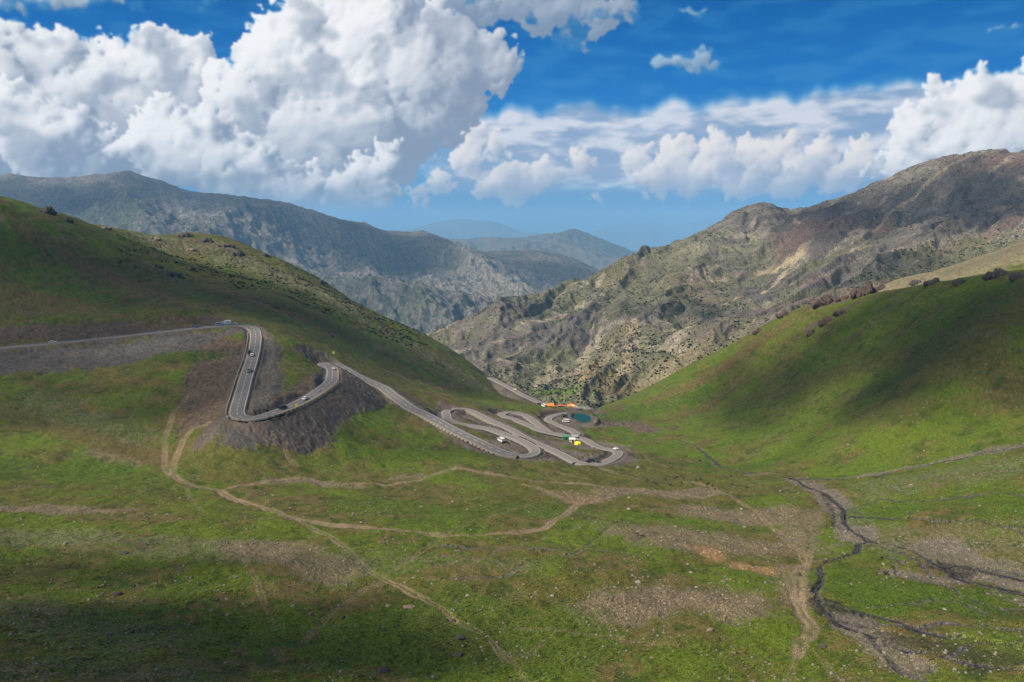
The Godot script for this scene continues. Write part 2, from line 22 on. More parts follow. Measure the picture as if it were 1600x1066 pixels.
# ground cover patches and tracks: kind, half width, strength, line
const PATCHES := [
	[3,24.00,1.00,[Vector2(-308.8,-443.6),Vector2(-290.9,-449.5),Vector2(-260.0,-459.6),Vector2(-228.0,-470.7),Vector2(-197.7,-481.1)]],
	[3,7.00,1.00,[Vector2(-195.7,-476.1),Vector2(-181.9,-491.5),Vector2(-173.2,-507.1)]],
	[11,15.00,0.90,[Vector2(-173.1,-472.0),Vector2(-163.3,-433.6),Vector2(-152.9,-395.6),Vector2(-144.5,-367.0)]],
	[3,9.00,1.00,[Vector2(-151.5,-487.3),Vector2(-134.4,-432.1),Vector2(-115.4,-367.7),Vector2(-110.8,-361.8)]],
	[3,13.00,1.00,[Vector2(-113.6,-342.3),Vector2(-103.5,-350.6),Vector2(-92.6,-352.3)]],
	[3,12.00,1.00,[Vector2(-106.9,-352.8),Vector2(-91.4,-372.8),Vector2(-89.2,-402.5),Vector2(-95.5,-445.4)]],
	[11,8.00,0.90,[Vector2(-108.1,-368.3),Vector2(-106.9,-404.8),Vector2(-103.8,-427.0)]],
	[11,5.00,0.80,[Vector2(-132.7,-490.9),Vector2(-125.3,-500.4),Vector2(-120.7,-508.3)]],
	[11,12.00,0.95,[Vector2(-339.7,-490.9),Vector2(-319.0,-495.6),Vector2(-298.6,-501.9),Vector2(-270.6,-502.3),Vector2(-245.0,-508.2),Vector2(-216.3,-518.1),Vector2(-201.5,-534.6)]],
	[2,9.00,0.80,[Vector2(-158.1,-497.2),Vector2(-144.9,-453.9),Vector2(-133.6,-411.1),Vector2(-119.2,-357.9)]],
	[2,17.00,1.00,[Vector2(-15.1,-383.7),Vector2(0.0,-377.2),Vector2(18.5,-374.9)]],
	[2,10.00,0.90,[Vector2(-34.5,-422.3),Vector2(-18.8,-417.4),Vector2(-3.4,-412.0)]],
	[2,14.00,0.95,[Vector2(-33.9,-487.9),Vector2(0.0,-417.1),Vector2(24.9,-378.5)]],
	[2,17.00,0.95,[Vector2(25.7,-506.2),Vector2(35.1,-475.2),Vector2(55.0,-431.5)]],
	[2,11.00,0.90,[Vector2(-6.4,-521.4),Vector2(12.3,-499.7),Vector2(27.8,-485.0)]],
	[2,17.00,1.00,[Vector2(30.4,-545.8),Vector2(44.6,-545.3),Vector2(67.9,-572.6)]],
	[2,7.00,1.00,[Vector2(31.1,-358.9),Vector2(40.1,-374.4),Vector2(47.5,-384.7)]],
	[2,12.00,0.95,[Vector2(29.5,-421.7),Vector2(46.1,-415.3)]],
	[2,8.00,0.90,[Vector2(50.0,-487.0),Vector2(61.3,-460.7)]],
	[2,8.00,0.90,[Vector2(-39.6,-484.3),Vector2(-25.4,-477.4)]],
	[11,10.00,0.90,[Vector2(67.0,-607.5),Vector2(68.4,-564.5)]],
	[11,9.00,0.90,[Vector2(87.2,-576.1),Vector2(92.7,-533.6)]],
	[1,6.00,0.80,[Vector2(46.9,-422.3),Vector2(65.7,-431.6)]],
	[5,5.00,0.90,[Vector2(31.6,-585.7),Vector2(26.6,-561.0)]],
	[5,3.00,0.80,[Vector2(19.0,-555.0),Vector2(22.5,-551.3)]],
	[4,7.00,0.90,[Vector2(26.1,-640.0),Vector2(40.0,-613.5),Vector2(62.1,-608.4)]],
	[2,9.00,0.90,[Vector2(-22.1,-780.0),Vector2(-2.9,-715.0),Vector2(22.3,-650.0)]],
	[1,6.00,0.90,[Vector2(-169.4,-242.4),Vector2(-150.0,-243.5),Vector2(-135.2,-242.3),Vector2(-124.3,-246.9)]],
	[8,9.00,1.00,[Vector2(-143.2,-203.8),Vector2(-124.7,-206.9),Vector2(-102.9,-204.8),Vector2(-84.3,-201.1),Vector2(-63.1,-197.8)]],
	[1,8.00,0.80,[Vector2(-67.3,-203.0),Vector2(-57.7,-196.2),Vector2(-45.7,-187.2)]],
	[1,4.00,0.70,[Vector2(-63.2,-209.5),Vector2(-53.2,-204.5)]],
	[8,7.00,0.80,[Vector2(-79.3,-115.2),Vector2(-68.5,-122.5),Vector2(-54.0,-125.4)]],
	[8,10.00,0.70,[Vector2(-100.4,-147.7),Vector2(-84.1,-141.0),Vector2(-69.8,-140.8)]],
	[8,8.00,0.60,[Vector2(-40.2,-199.2),Vector2(-16.6,-197.8),Vector2(0.0,-197.1)]],
	[8,16.00,0.80,[Vector2(129.9,-270.2),Vector2(150.3,-259.7),Vector2(168.0,-248.5)]],
	[8,12.00,0.80,[Vector2(109.2,-217.6),Vector2(118.2,-201.5),Vector2(132.0,-192.2)]],
	[1,11.00,0.90,[Vector2(63.8,-264.4),Vector2(75.1,-257.5),Vector2(91.6,-258.7)]],
	[1,13.00,0.85,[Vector2(44.1,-229.4),Vector2(55.8,-222.0),Vector2(75.0,-220.9)]],
	[1,9.00,0.90,[Vector2(23.4,-167.0),Vector2(37.5,-177.1),Vector2(50.9,-171.4)]],
	[5,4.00,0.90,[Vector2(54.5,-215.0),Vector2(55.7,-208.5)]],
	[5,4.00,0.80,[Vector2(60.9,-202.2),Vector2(66.8,-195.7)]],
	[1,6.00,0.80,[Vector2(84.5,-232.3),Vector2(100.8,-254.8)]],
	[1,5.00,0.80,[Vector2(73.1,-198.3),Vector2(64.8,-169.8)]],
	[1,9.00,0.90,[Vector2(49.6,-299.0),Vector2(62.4,-289.0),Vector2(74.5,-299.4)]],
	[5,4.00,0.80,[Vector2(21.2,-283.8),Vector2(24.0,-275.5),Vector2(30.6,-283.5)]],
	[1,6.00,0.70,[Vector2(16.9,-291.1),Vector2(30.5,-282.2),Vector2(39.2,-295.6)]],
	[1,4.00,0.70,[Vector2(-52.0,-314.4),Vector2(-39.7,-320.5)]],
	[1,4.00,0.70,[Vector2(107.7,-342.9),Vector2(115.7,-350.1)]],
	[1,4.00,0.80,[Vector2(-94.8,-301.5),Vector2(-82.3,-310.7),Vector2(-59.3,-298.1)]],
	[1,5.00,0.60,[Vector2(-181.6,-339.4),Vector2(-160.0,-328.7)]],
	[8,12.00,0.70,[Vector2(-242.5,-402.2),Vector2(-200.1,-376.3),Vector2(-167.6,-351.8)]],
	[9,8.00,1.00,[Vector2(-234.7,-626.0),Vector2(-197.4,-617.4),Vector2(-145.9,-605.0),Vector2(-98.6,-609.7),Vector2(-49.1,-604.5)]],
	[5,2.50,0.45,[Vector2(-207.3,-617.9),Vector2(-153.1,-595.4),Vector2(-116.6,-602.3)]],
	[9,6.00,0.80,[Vector2(-72.0,-554.1),Vector2(-33.0,-505.6),Vector2(0.0,-519.2)]],
	[9,6.00,0.80,[Vector2(-91.1,-467.2),Vector2(-65.5,-503.1)]],
	[9,12.00,0.70,[Vector2(-343.4,-537.0),Vector2(-281.0,-540.2),Vector2(-218.0,-522.5)]],
	[9,10.00,0.60,[Vector2(-335.3,-604.4),Vector2(-285.6,-597.6),Vector2(-228.0,-547.7)]],
	[11,4.00,0.90,[Vector2(-295.1,-646.7),Vector2(-273.4,-636.4),Vector2(-255.2,-621.9)]],
	[11,5.00,0.60,[Vector2(-382.2,-657.2),Vector2(-376.2,-668.9)]],
	[2,6.00,0.90,[Vector2(118.0,-324.2),Vector2(113.4,-279.0),Vector2(108.3,-250.1),Vector2(102.0,-223.7)]],
	[2,7.00,0.90,[Vector2(113.2,-204.8),Vector2(113.1,-192.3),Vector2(116.0,-181.2),Vector2(119.6,-172.9)]],
	[8,6.00,0.90,[Vector2(102.6,-216.9),Vector2(109.3,-200.4),Vector2(118.0,-184.5)]],
	[6,5.00,0.90,[Vector2(107.6,-191.4),Vector2(109.6,-187.3)]],
	[2,4.00,0.80,[Vector2(126.9,-313.2),Vector2(152.4,-297.8),Vector2(181.1,-268.8)]],
	[2,5.00,0.80,[Vector2(95.1,-188.0),Vector2(98.6,-182.7),Vector2(104.7,-179.8)]],
	[6,4.00,0.90,[Vector2(69.2,-168.2),Vector2(71.2,-161.1),Vector2(72.6,-156.6)]],
	[2,5.00,0.70,[Vector2(71.1,-157.6),Vector2(71.7,-147.3),Vector2(72.2,-135.6)]],
	[6,5.00,0.60,[Vector2(75.1,-146.5),Vector2(79.1,-142.2),Vector2(85.3,-130.7)]],
	[6,6.00,0.50,[Vector2(92.8,-163.3),Vector2(97.7,-157.6),Vector2(104.3,-153.4)]],
	[2,3.00,0.80,[Vector2(108.3,-168.5),Vector2(109.9,-158.0)]],
	[11,9.00,0.80,[Vector2(233.1,-620.0),Vector2(247.2,-583.8),Vector2(394.7,-845.9)]],
	[11,5.00,0.80,[Vector2(212.3,-572.0),Vector2(225.6,-563.0),Vector2(241.9,-555.2)]],
	[11,3.00,0.60,[Vector2(210.8,-493.8),Vector2(225.3,-492.8),Vector2(240.6,-497.5)]],
	[9,9.00,0.80,[Vector2(206.8,-613.1),Vector2(164.8,-616.6),Vector2(113.1,-630.8)]],
	[9,8.00,0.35,[Vector2(206.1,-425.1),Vector2(179.9,-492.1),Vector2(139.6,-569.9)]],
	[0,14.00,0.80,[Vector2(61.5,-579.3),Vector2(99.8,-611.3),Vector2(137.3,-602.5)]],
	[0,14.00,0.80,[Vector2(58.2,-392.4),Vector2(90.4,-391.2),Vector2(120.1,-383.1)]],
	[0,18.00,0.70,[Vector2(-204.5,-309.7),Vector2(-182.3,-315.3),Vector2(-137.7,-297.0)]],
	[0,16.00,0.60,[Vector2(-52.1,-261.1),Vector2(-21.1,-252.9),Vector2(10.9,-262.1)]],
	[0,14.00,0.70,[Vector2(-13.9,-163.1),Vector2(0.0,-152.0),Vector2(12.8,-150.1)]],
	[0,12.00,0.80,[Vector2(79.3,-188.1),Vector2(86.9,-171.1),Vector2(97.6,-164.4)]],
	[0,10.00,0.70,[Vector2(109.9,-249.0),Vector2(127.0,-234.8),Vector2(141.4,-212.5)]],
	[0,10.00,0.70,[Vector2(-201.7,-453.8),Vector2(-179.6,-453.7)]],
	[12,34.00,0.85,[Vector2(-372.1,-855.8),Vector2(-323.4,-869.1),Vector2(-249.1,-824.6),Vector2(-169.8,-758.7)]],
	[12,26.00,0.70,[Vector2(-169.8,-758.7),Vector2(-102.6,-708.1),Vector2(-45.5,-701.2)]],
	[11,7.00,0.70,[Vector2(-359.6,-892.5),Vector2(-321.8,-884.1),Vector2(-292.1,-867.1)]],
	[4,70.00,0.75,[Vector2(565.2,-830.0),Vector2(475.1,-830.0),Vector2(406.4,-850.0)]],
	[8,22.00,0.80,[Vector2(526.3,-830.0),Vector2(456.3,-820.0)]],
	[0,5.00,0.70,[Vector2(-166.0,-591.2),Vector2(-116.6,-602.3),Vector2(-59.1,-606.2)]],
	[0,4.00,0.70,[Vector2(-92.7,-637.4),Vector2(-42.3,-651.1),Vector2(-10.1,-617.2)]],
	[4,2.00,0.50,[Vector2(-93.2,-575.7),Vector2(-48.1,-591.7)]],
	[5,2.00,0.50,[Vector2(-53.1,-593.8),Vector2(-76.2,-587.1)]],
	[9,5.00,0.80,[Vector2(-95.7,-491.4),Vector2(-57.4,-503.2)]],
	[0,5.00,0.60,[Vector2(-94.1,-445.8),Vector2(-63.3,-485.8),Vector2(-47.2,-481.9)]],
	[0,6.00,0.60,[Vector2(-178.6,-698.4),Vector2(-142.9,-685.1),Vector2(-99.2,-683.6)]],
	[11,3.00,0.60,[Vector2(-180.1,-682.6),Vector2(-154.1,-687.0)]],
	[0,8.00,0.50,[Vector2(-366.8,-578.4),Vector2(-308.8,-569.5),Vector2(-239.4,-523.9)]],
	[9,8.00,0.60,[Vector2(-368.1,-614.0),Vector2(-308.5,-606.6),Vector2(-222.5,-556.1)]],
	[9,6.00,0.60,[Vector2(-354.2,-556.0),Vector2(-314.4,-546.2)]],
	[9,7.00,0.60,[Vector2(-246.4,-387.1),Vector2(-188.1,-352.3),Vector2(-147.5,-331.4)]],
	[12,14.00,0.55,[Vector2(-104.7,-648.9),Vector2(-53.2,-656.2),Vector2(-5.6,-682.7)]],
	[8,10.00,0.60,[Vector2(-127.5,-660.7),Vector2(-64.0,-658.7)]],
	[7,1.60,1.00,[Vector2(-120.1,-343.1),Vector2(-129.7,-348.4),Vector2(-139.6,-355.2),Vector2(-145.4,-354.8),Vector2(-146.7,-347.4),Vector2(-143.4,-330.9),Vector2(-136.3,-309.9),Vector2(-127.0,-297.9),Vector2(-109.7,-287.8),Vector2(-86.3,-259.4),Vector2(-70.4,-241.4),Vector2(-53.9,-230.5),Vector2(-37.4,-223.9),Vector2(-18.7,-223.0),Vector2(0.0,-227.4),Vector2(9.7,-232.6),Vector2(16.7,-249.9),Vector2(22.0,-270.5),Vector2(24.0,-275.5)]],
	[7,1.30,0.80,[Vector2(-164.0,-396.7),Vector2(-163.3,-377.3),Vector2(-156.1,-350.1),Vector2(-144.5,-321.9),Vector2(-134.9,-305.4)]],
	[7,1.50,1.00,[Vector2(-109.7,-287.8),Vector2(-99.1,-299.2),Vector2(-89.8,-310.3),Vector2(-81.6,-313.1),Vector2(-72.8,-303.1),Vector2(-50.4,-304.2),Vector2(-38.7,-312.0),Vector2(-27.0,-327.3),Vector2(-23.2,-330.0),Vector2(-5.3,-322.5),Vector2(7.8,-315.4),Vector2(25.8,-311.7),Vector2(40.6,-306.3),Vector2(54.9,-300.7),Vector2(62.7,-290.3),Vector2(70.2,-283.8),Vector2(77.4,-293.3),Vector2(81.1,-311.7),Vector2(78.6,-327.3),Vector2(73.4,-328.4)]],
	[7,0.90,0.80,[Vector2(80.0,-303.3),Vector2(80.4,-284.9),Vector2(84.0,-265.5),Vector2(82.2,-234.2),Vector2(81.5,-215.9),Vector2(77.5,-201.1)]],
	[7,1.10,0.90,[Vector2(-70.4,-241.4),Vector2(-58.5,-225.9),Vector2(-47.5,-210.0),Vector2(-35.1,-189.6),Vector2(-24.0,-177.3),Vector2(-12.3,-160.6)]],
	[7,1.10,0.90,[Vector2(1.3,-305.4),Vector2(12.3,-296.0),Vector2(21.0,-281.2),Vector2(24.0,-275.5),Vector2(35.5,-285.1),Vector2(42.1,-302.4)]],
	[7,0.80,0.50,[Vector2(8.0,-273.3),Vector2(-4.2,-249.5),Vector2(-18.9,-226.7),Vector2(-24.6,-209.1),Vector2(-31.6,-187.5),Vector2(-38.9,-163.5),Vector2(-41.8,-148.4)]],
	[7,1.50,1.00,[Vector2(77.5,-201.1),Vector2(74.2,-197.6),Vector2(65.5,-173.9),Vector2(63.1,-164.4),Vector2(62.4,-156.6),Vector2(60.3,-152.4),Vector2(57.6,-149.8),Vector2(55.3,-144.0)]],
	[7,0.80,0.90,[Vector2(84.2,-215.4),Vector2(72.7,-189.0),Vector2(65.8,-171.7)]],
	[7,0.80,0.80,[Vector2(72.1,-201.7),Vector2(64.6,-174.1),Vector2(62.9,-162.6)]],
	[7,0.70,0.70,[Vector2(77.5,-201.1),Vector2(83.8,-205.5)]],
	[7,0.70,0.60,[Vector2(-122.7,-290.5),Vector2(-110.3,-266.5),Vector2(-97.0,-240.6)]],
	[7,1.00,0.80,[Vector2(37.3,-362.2),Vector2(44.2,-345.6),Vector2(55.2,-325.4)]],
	[7,1.20,1.00,[Vector2(50.0,-391.5),Vector2(64.1,-389.0),Vector2(74.3,-372.1)]],
	[7,0.80,0.60,[Vector2(18.2,-338.6),Vector2(25.7,-327.2),Vector2(32.1,-322.8)]],
	[7,0.60,0.50,[Vector2(-74.6,-207.0),Vector2(-60.1,-177.8),Vector2(-48.5,-153.7)]],
	[7,0.50,0.60,[Vector2(-5.3,-154.4),Vector2(-1.2,-144.4),Vector2(3.8,-148.4),Vector2(9.4,-156.7)]],
	[7,0.50,0.50,[Vector2(-31.5,-186.6),Vector2(-15.5,-183.8),Vector2(-1.8,-214.6),Vector2(15.2,-227.3),Vector2(34.7,-260.3),Vector2(45.2,-271.8)]],
	[7,1.40,0.80,[Vector2(-398.8,-615.0),Vector2(-388.6,-619.0),Vector2(-383.7,-612.1),Vector2(-387.0,-598.6)]],
	[7,1.20,0.80,[Vector2(-99.7,-338.7),Vector2(-95.5,-331.1),Vector2(-90.5,-324.5)]],
	[7,0.80,0.55,[Vector2(55.7,-145.1),Vector2(52.3,-138.4),Vector2(46.4,-127.4)]],
	[7,0.80,0.50,[Vector2(-12.9,-161.5),Vector2(-5.9,-154.4),Vector2(0.0,-144.5),Vector2(4.0,-131.0)]],
	[7,0.60,0.50,[Vector2(57.8,-150.4),Vector2(59.1,-140.6),Vector2(57.5,-125.7)]],
	[7,0.60,0.60,[Vector2(1.3,-157.9),Vector2(10.7,-156.8),Vector2(21.1,-154.7),Vector2(32.2,-150.3)]]]
const STREAMS := [
	[0.68,[Vector3(103.3,24.4,-480),Vector3(106.1,27.6,-457.7),Vector3(107.7,30.1,-436.3),Vector3(106.7,32.3,-414.8),Vector3(105.7,36.2,-388),Vector3(109.7,41.8,-363.7),Vector3(116.1,46.4,-346.7),Vector3(119,51.5,-327),Vector3(113.8,57.6,-300),Vector3(113.4,61.6,-279),Vector3(110,64.9,-255.3),Vector3(104.4,65.7,-241.7),Vector3(102.8,66.9,-230.9),Vector3(102.5,68.7,-219.4),Vector3(98.3,68.5,-216.5),Vector3(93.6,69.6,-207.6),Vector3(85.7,69.7,-203.1),Vector3(80,70.5,-197.5),Vector3(76,72.5,-185.6),Vector3(70.2,74.2,-175.4),Vector3(69.1,75,-169),Vector3(74.5,76.2,-162.4),Vector3(79.8,77.3,-156.3),Vector3(82.5,78.7,-148.9),Vector3(87.7,80.2,-142.5),Vector3(94.4,82.4,-134.4)]],
	[0.63,[Vector3(102.5,68.7,-219.4),Vector3(106.9,71.9,-205.5),Vector3(107.1,74.2,-190),Vector3(111.5,75,-189.3),Vector3(115.8,76.7,-180.8),Vector3(119.9,79.3,-169)]],
	[0.62,[Vector3(119.9,51.9,-325.6),Vector3(130.7,57.4,-309.9),Vector3(140.4,62.1,-297.9),Vector3(156.1,66.9,-295.6),Vector3(167.5,74.7,-282.6),Vector3(183.8,84.3,-266.5)]],
	[0.61,[Vector3(109,65.8,-247),Vector3(111.5,66.8,-243.3),Vector3(118.7,70.6,-229.7),Vector3(123.2,74.4,-217),Vector3(127.6,76.8,-212.5),Vector3(129.8,78.6,-204.5),Vector3(137.6,81.7,-196.1)]],
	[0.61,[Vector3(106.8,74.6,-186.5),Vector3(106.5,75.2,-181.7),Vector3(109.2,76.6,-174.7),Vector3(115.1,79.8,-161.8)]],
	[0.63,[Vector3(68.8,75.1,-168.3),Vector3(68.3,76.3,-157.4),Vector3(71.2,77.2,-151.7),Vector3(73.7,78.7,-143.5),Vector3(79.1,80.7,-135.6),Vector3(89.9,84.3,-124.3)]],
	[0.56,[Vector3(68.7,75.9,-161.6),Vector3(74,77,-155.3),Vector3(80.4,78,-152.2),Vector3(88.1,78.6,-152.2),Vector3(92.9,79.9,-147.3),Vector3(102.3,81.8,-142.7)]],
	[0.56,[Vector3(71.5,77.2,-152.4),Vector3(70.1,78.8,-141.1),Vector3(70.9,81,-130.9),Vector3(70.6,83.5,-122.1)]],
	[0.56,[Vector3(79.1,80.7,-135.6),Vector3(86.5,80.5,-140.4),Vector3(92.3,81.4,-138.2),Vector3(99.5,82.2,-138.5)]],
	[0.56,[Vector3(98.2,74.4,-181.7),Vector3(101,75.6,-175.8),Vector3(98.7,77,-166.5),Vector3(102.2,78.9,-158.5),Vector3(109.6,80.7,-153.6)]],
	[0.56,[Vector3(78.2,76.1,-164.5),Vector3(86.5,76.6,-164.5),Vector3(93.1,76.7,-166.4),Vector3(96.4,77.6,-162.4),Vector3(97.4,79.1,-154.8)]],
	[0.56,[Vector3(110.4,65,-255.1),Vector3(123.2,67.6,-255.7),Vector3(130,72.1,-240.6),Vector3(139.5,77.3,-230.1),Vector3(148.3,83.2,-212.5)]],
	[0.56,[Vector3(107.1,74.2,-190),Vector3(105.8,73,-196.8),Vector3(100.1,72.5,-195),Vector3(99.8,71.4,-201.3)]],
	[0.56,[Vector3(129.8,78.6,-204.5),Vector3(131.3,79.7,-196.2),Vector3(134.8,81,-191.8)]],
	[0.56,[Vector3(100.9,69.2,-215),Vector3(103.1,71.4,-204.7),Vector3(104,73.3,-193.2),Vector3(102,74.5,-183.2)]],
	[0.56,[Vector3(110.4,75,-187.4),Vector3(116.2,76.2,-186.6),Vector3(120.2,77.9,-178.3),Vector3(123.1,79.2,-173.7)]],
	[0.56,[Vector3(112.6,61.4,-279.8),Vector3(108,63.9,-259.8),Vector3(102.6,65.2,-243.6),Vector3(101.1,66.7,-230.4)]],
	[0.50,[Vector3(99.8,71.4,-201.3),Vector3(96.6,72.8,-190.4),Vector3(94.3,73.9,-182.7),Vector3(98.2,74.4,-181.7)]],
	[0.50,[Vector3(-15.5,73.4,-183.8),Vector3(-1.6,72.7,-187.8),Vector3(5,71.3,-197.6),Vector3(17.3,69.7,-205.9),Vector3(37.7,62.7,-251.2)]],
	[0.50,[Vector3(31.7,68.7,-209.5),Vector3(17.8,68.9,-212.1),Vector3(3.6,69.5,-212),Vector3(-19.7,70,-214)]]]
const ROCK_PATCHES := [
	[4,24.0,1.00,[Vector2(541.6,-1703.5),Vector2(579.5,-1729.5),Vector2(607.8,-1729.9)]],
	[4,7.0,1.00,[Vector2(607.8,-1729.9),Vector2(556.1,-1645.3),Vector2(495.9,-1574.4),Vector2(413.8,-1458.7),Vector2(355.3,-1385.5)]],
	[4,5.0,0.90,[Vector2(1015.0,-1914.4),Vector2(929.2,-1853.8),Vector2(846.9,-1794.8)]],
	[4,4.0,0.80,[Vector2(929.2,-1853.8),Vector2(797.7,-1745.7),Vector2(691.1,-1650.1)]],
	[8,45.0,0.80,[Vector2(366.6,-1779.0),Vector2(453.4,-1787.5),Vector2(552.9,-1788.5)]],
	[1,38.0,0.70,[Vector2(366.2,-1529.8),Vector2(372.9,-1457.9)]],
	[1,30.0,0.60,[Vector2(97.5,-1205.8),Vector2(123.2,-1127.9)]],
	[0,26.0,0.70,[Vector2(39.3,-1074.3),Vector2(74.5,-1018.3)]],
	[9,40.0,0.50,[Vector2(131.0,-1007.9),Vector2(169.6,-995.3),Vector2(209.7,-996.7)]],
	[4,16.0,0.80,[Vector2(173.9,-1676.4),Vector2(222.0,-1687.6)]],
	[4,10.0,0.70,[Vector2(199.1,-1303.3),Vector2(164.3,-1099.0),Vector2(145.0,-1021.3)]],
	[5,8.0,0.60,[Vector2(117.3,-1114.4),Vector2(93.1,-1041.9)]],
	[8,60.0,0.50,[Vector2(337.9,-1053.1),Vector2(260.6,-1010.1),Vector2(203.5,-1005.9)]]]
# unseen clouds added for shade: centre, reach across, reach along, thickness of the shade
const SHADE_CLOUDS := [
	[Vector3(-1147,1060,-205),230,150,0.80],
	[Vector3(-1095,1060,-269),100,110,0.62],
	[Vector3(-1117,1060,-25),130,60,0.45],
	[Vector3(-1005,1060,-15),80,80,0.50],
	[Vector3(-931,1060,256),55,52,0.82],
	[Vector3(-902,1060,251),42,28,0.76],
	[Vector3(-970,1060,214),45,26,0.55],
	[Vector3(-664,1060,-69),110,130,0.62],
	[Vector3(-604,1060,-27),110,110,0.62],
	[Vector3(-723,1060,-132),70,120,0.58],
	[Vector3(-614,1060,39),90,110,0.65],
	[Vector3(-598,1060,-94),90,90,0.58],
	[Vector3(-934,1060,40),60,26,0.40],
	[Vector3(-1083,1060,13),80,36,0.40],
	[Vector3(-249,1460,-1283),330,300,0.65],
	[Vector3(-145,1460,-1047),260,300,0.67],
	[Vector3(-454,1460,-1316),150,200,0.60],
	[Vector3(-1014,1460,-830),130,110,0.62],
	[Vector3(-1269,1460,-1030),90,90,0.43],
	[Vector3(-639,1460,-769),150,150,0.60],
	[Vector3(-5083,3060,-3233),800,700,0.80],
	[Vector3(-3883,3060,-3591),900,600,0.80],
	[Vector3(-2568,3060,-3614),380,380,0.75],
	[Vector3(-3555,3060,-3229),450,350,0.60],
	[Vector3(-3337,3060,-2012),300,250,0.30]]
# cumulus heads on the sky: azimuth, height and radius in degrees
const HEADS_TOWER := [Vector3(-19.24,8.75,1.19),Vector3(-17.05,9.06,1.92),Vector3(-17.74,7.24,2.64),Vector3(-15.35,11.10,2.37),Vector3(-13.67,12.15,2.37),Vector3(-11.99,13.01,2.19),Vector3(-16.06,8.71,2.83),Vector3(-12.95,9.23,3.87),Vector3(-10.38,10.92,3.42),Vector3(-8.65,11.97,3.64),Vector3(-6.99,9.80,4.33),Vector3(-4.37,10.46,3.28),Vector3(-2.19,10.77,2.10),Vector3(-0.96,10.20,1.64),Vector3(-10.52,6.01,5.23),Vector3(-13.94,5.10,3.87),Vector3(-16.49,3.59,3.28),Vector3(-12.35,2.38,2.73),Vector3(-8.82,5.20,3.64),Vector3(-9.30,3.39,1.64),Vector3(-14.89,2.14,2.51),Vector3(-10.66,1.09,1.55),Vector3(-13.25,0.87,1.82),Vector3(-7.05,6.49,3.19),Vector3(-4.84,8.19,2.73),Vector3(-17.82,5.62,2.51)]
const HEADS_LEFT := [Vector3(-32.56,6.94,4.55),Vector3(-29.54,8.61,2.51),Vector3(-28.15,9.38,1.82),Vector3(-30.44,5.64,4.33),Vector3(-28.05,6.15,3.87),Vector3(-26.22,7.39,2.05),Vector3(-25.45,8.19,2.37),Vector3(-23.74,9.51,2.01),Vector3(-22.55,9.06,2.51),Vector3(-20.91,9.93,1.46),Vector3(-21.39,8.25,2.19),Vector3(-24.90,5.74,3.87),Vector3(-27.48,4.48,3.42),Vector3(-29.90,4.00,2.96),Vector3(-23.03,6.02,3.19),Vector3(-20.38,5.73,2.28),Vector3(-32.87,3.33,2.73)]
const HEADS_LOW := [Vector3(-24.42,4.71,1.46),Vector3(-23.50,4.63,2.05),Vector3(-21.59,4.81,2.37),Vector3(-20.96,5.71,1.46),Vector3(-19.69,4.02,2.73),Vector3(-22.62,3.58,2.19),Vector3(-18.15,2.94,2.28),Vector3(-20.54,2.89,1.82),Vector3(-16.56,2.12,2.05),Vector3(-14.50,1.50,2.05),Vector3(-11.52,1.31,2.05),Vector3(-9.75,2.83,1.55),Vector3(-8.85,3.91,1.37),Vector3(-9.34,1.75,1.37),Vector3(-9.90,0.53,0.64),Vector3(-6.72,0.66,0.46),Vector3(-31.09,5.61,2.05),Vector3(-29.83,4.94,2.51),Vector3(-28.15,4.83,2.05),Vector3(-30.58,3.79,1.82)]
const HEADS_MID := [Vector3(-0.45,2.21,1.37),Vector3(-1.79,1.90,1.05),Vector3(0.90,2.43,1.00),Vector3(-2.90,4.17,1.14),Vector3(-0.89,4.61,1.00),Vector3(9.76,2.40,1.05),Vector3(11.47,3.03,1.37),Vector3(13.18,2.92,1.37),Vector3(15.32,2.05,1.00),Vector3(16.94,2.75,1.37),Vector3(19.33,3.25,1.37),Vector3(21.71,2.67,1.37),Vector3(23.19,3.44,1.32),Vector3(18.60,1.89,1.00),Vector3(14.43,3.42,1.32),Vector3(20.47,4.12,1.32),Vector3(12.79,1.82,0.82),Vector3(24.35,2.82,1.00),Vector3(8.85,3.91,1.00),Vector3(11.42,4.52,1.09),Vector3(13.97,4.48,1.19),Vector3(16.46,4.22,1.32),Vector3(18.08,4.38,1.09),Vector3(2.23,3.09,1.05),Vector3(4.68,3.73,0.91),Vector3(-2.66,5.47,1.05),Vector3(-4.92,2.21,1.00),Vector3(-6.48,1.76,0.73),Vector3(5.82,1.24,0.23),Vector3(8.25,1.32,0.18)]
const HEADS_RIGHT := [Vector3(30.94,7.42,1.55),Vector3(29.92,7.14,2.10),Vector3(28.22,6.14,2.37),Vector3(26.60,4.51,2.64),Vector3(30.04,4.37,3.42),Vector3(32.08,5.18,2.83),Vector3(27.93,3.12,2.96),Vector3(25.07,3.12,1.55),Vector3(30.23,8.20,0.91),Vector3(32.25,6.97,2.28),Vector3(30.04,2.30,2.73)]
const HEADS_TOP := [Vector3(-6.05,13.80,2.73),Vector3(-3.46,14.23,2.51),Vector3(0.00,14.07,2.83),Vector3(3.04,13.66,3.01),Vector3(5.63,13.22,2.55),Vector3(7.12,13.57,1.64),Vector3(1.74,12.49,1.64),Vector3(4.35,12.18,1.37),Vector3(-7.73,14.90,2.73)]
const HEADS_TOP_LEFT := [Vector3(-30.53,12.35,1.82),Vector3(-28.55,12.76,1.73),Vector3(-26.17,12.92,1.55),Vector3(-24.23,13.05,1.00),Vector3(-19.96,13.21,1.19),Vector3(-15.04,13.60,0.82),Vector3(-30.85,10.43,1.00)]
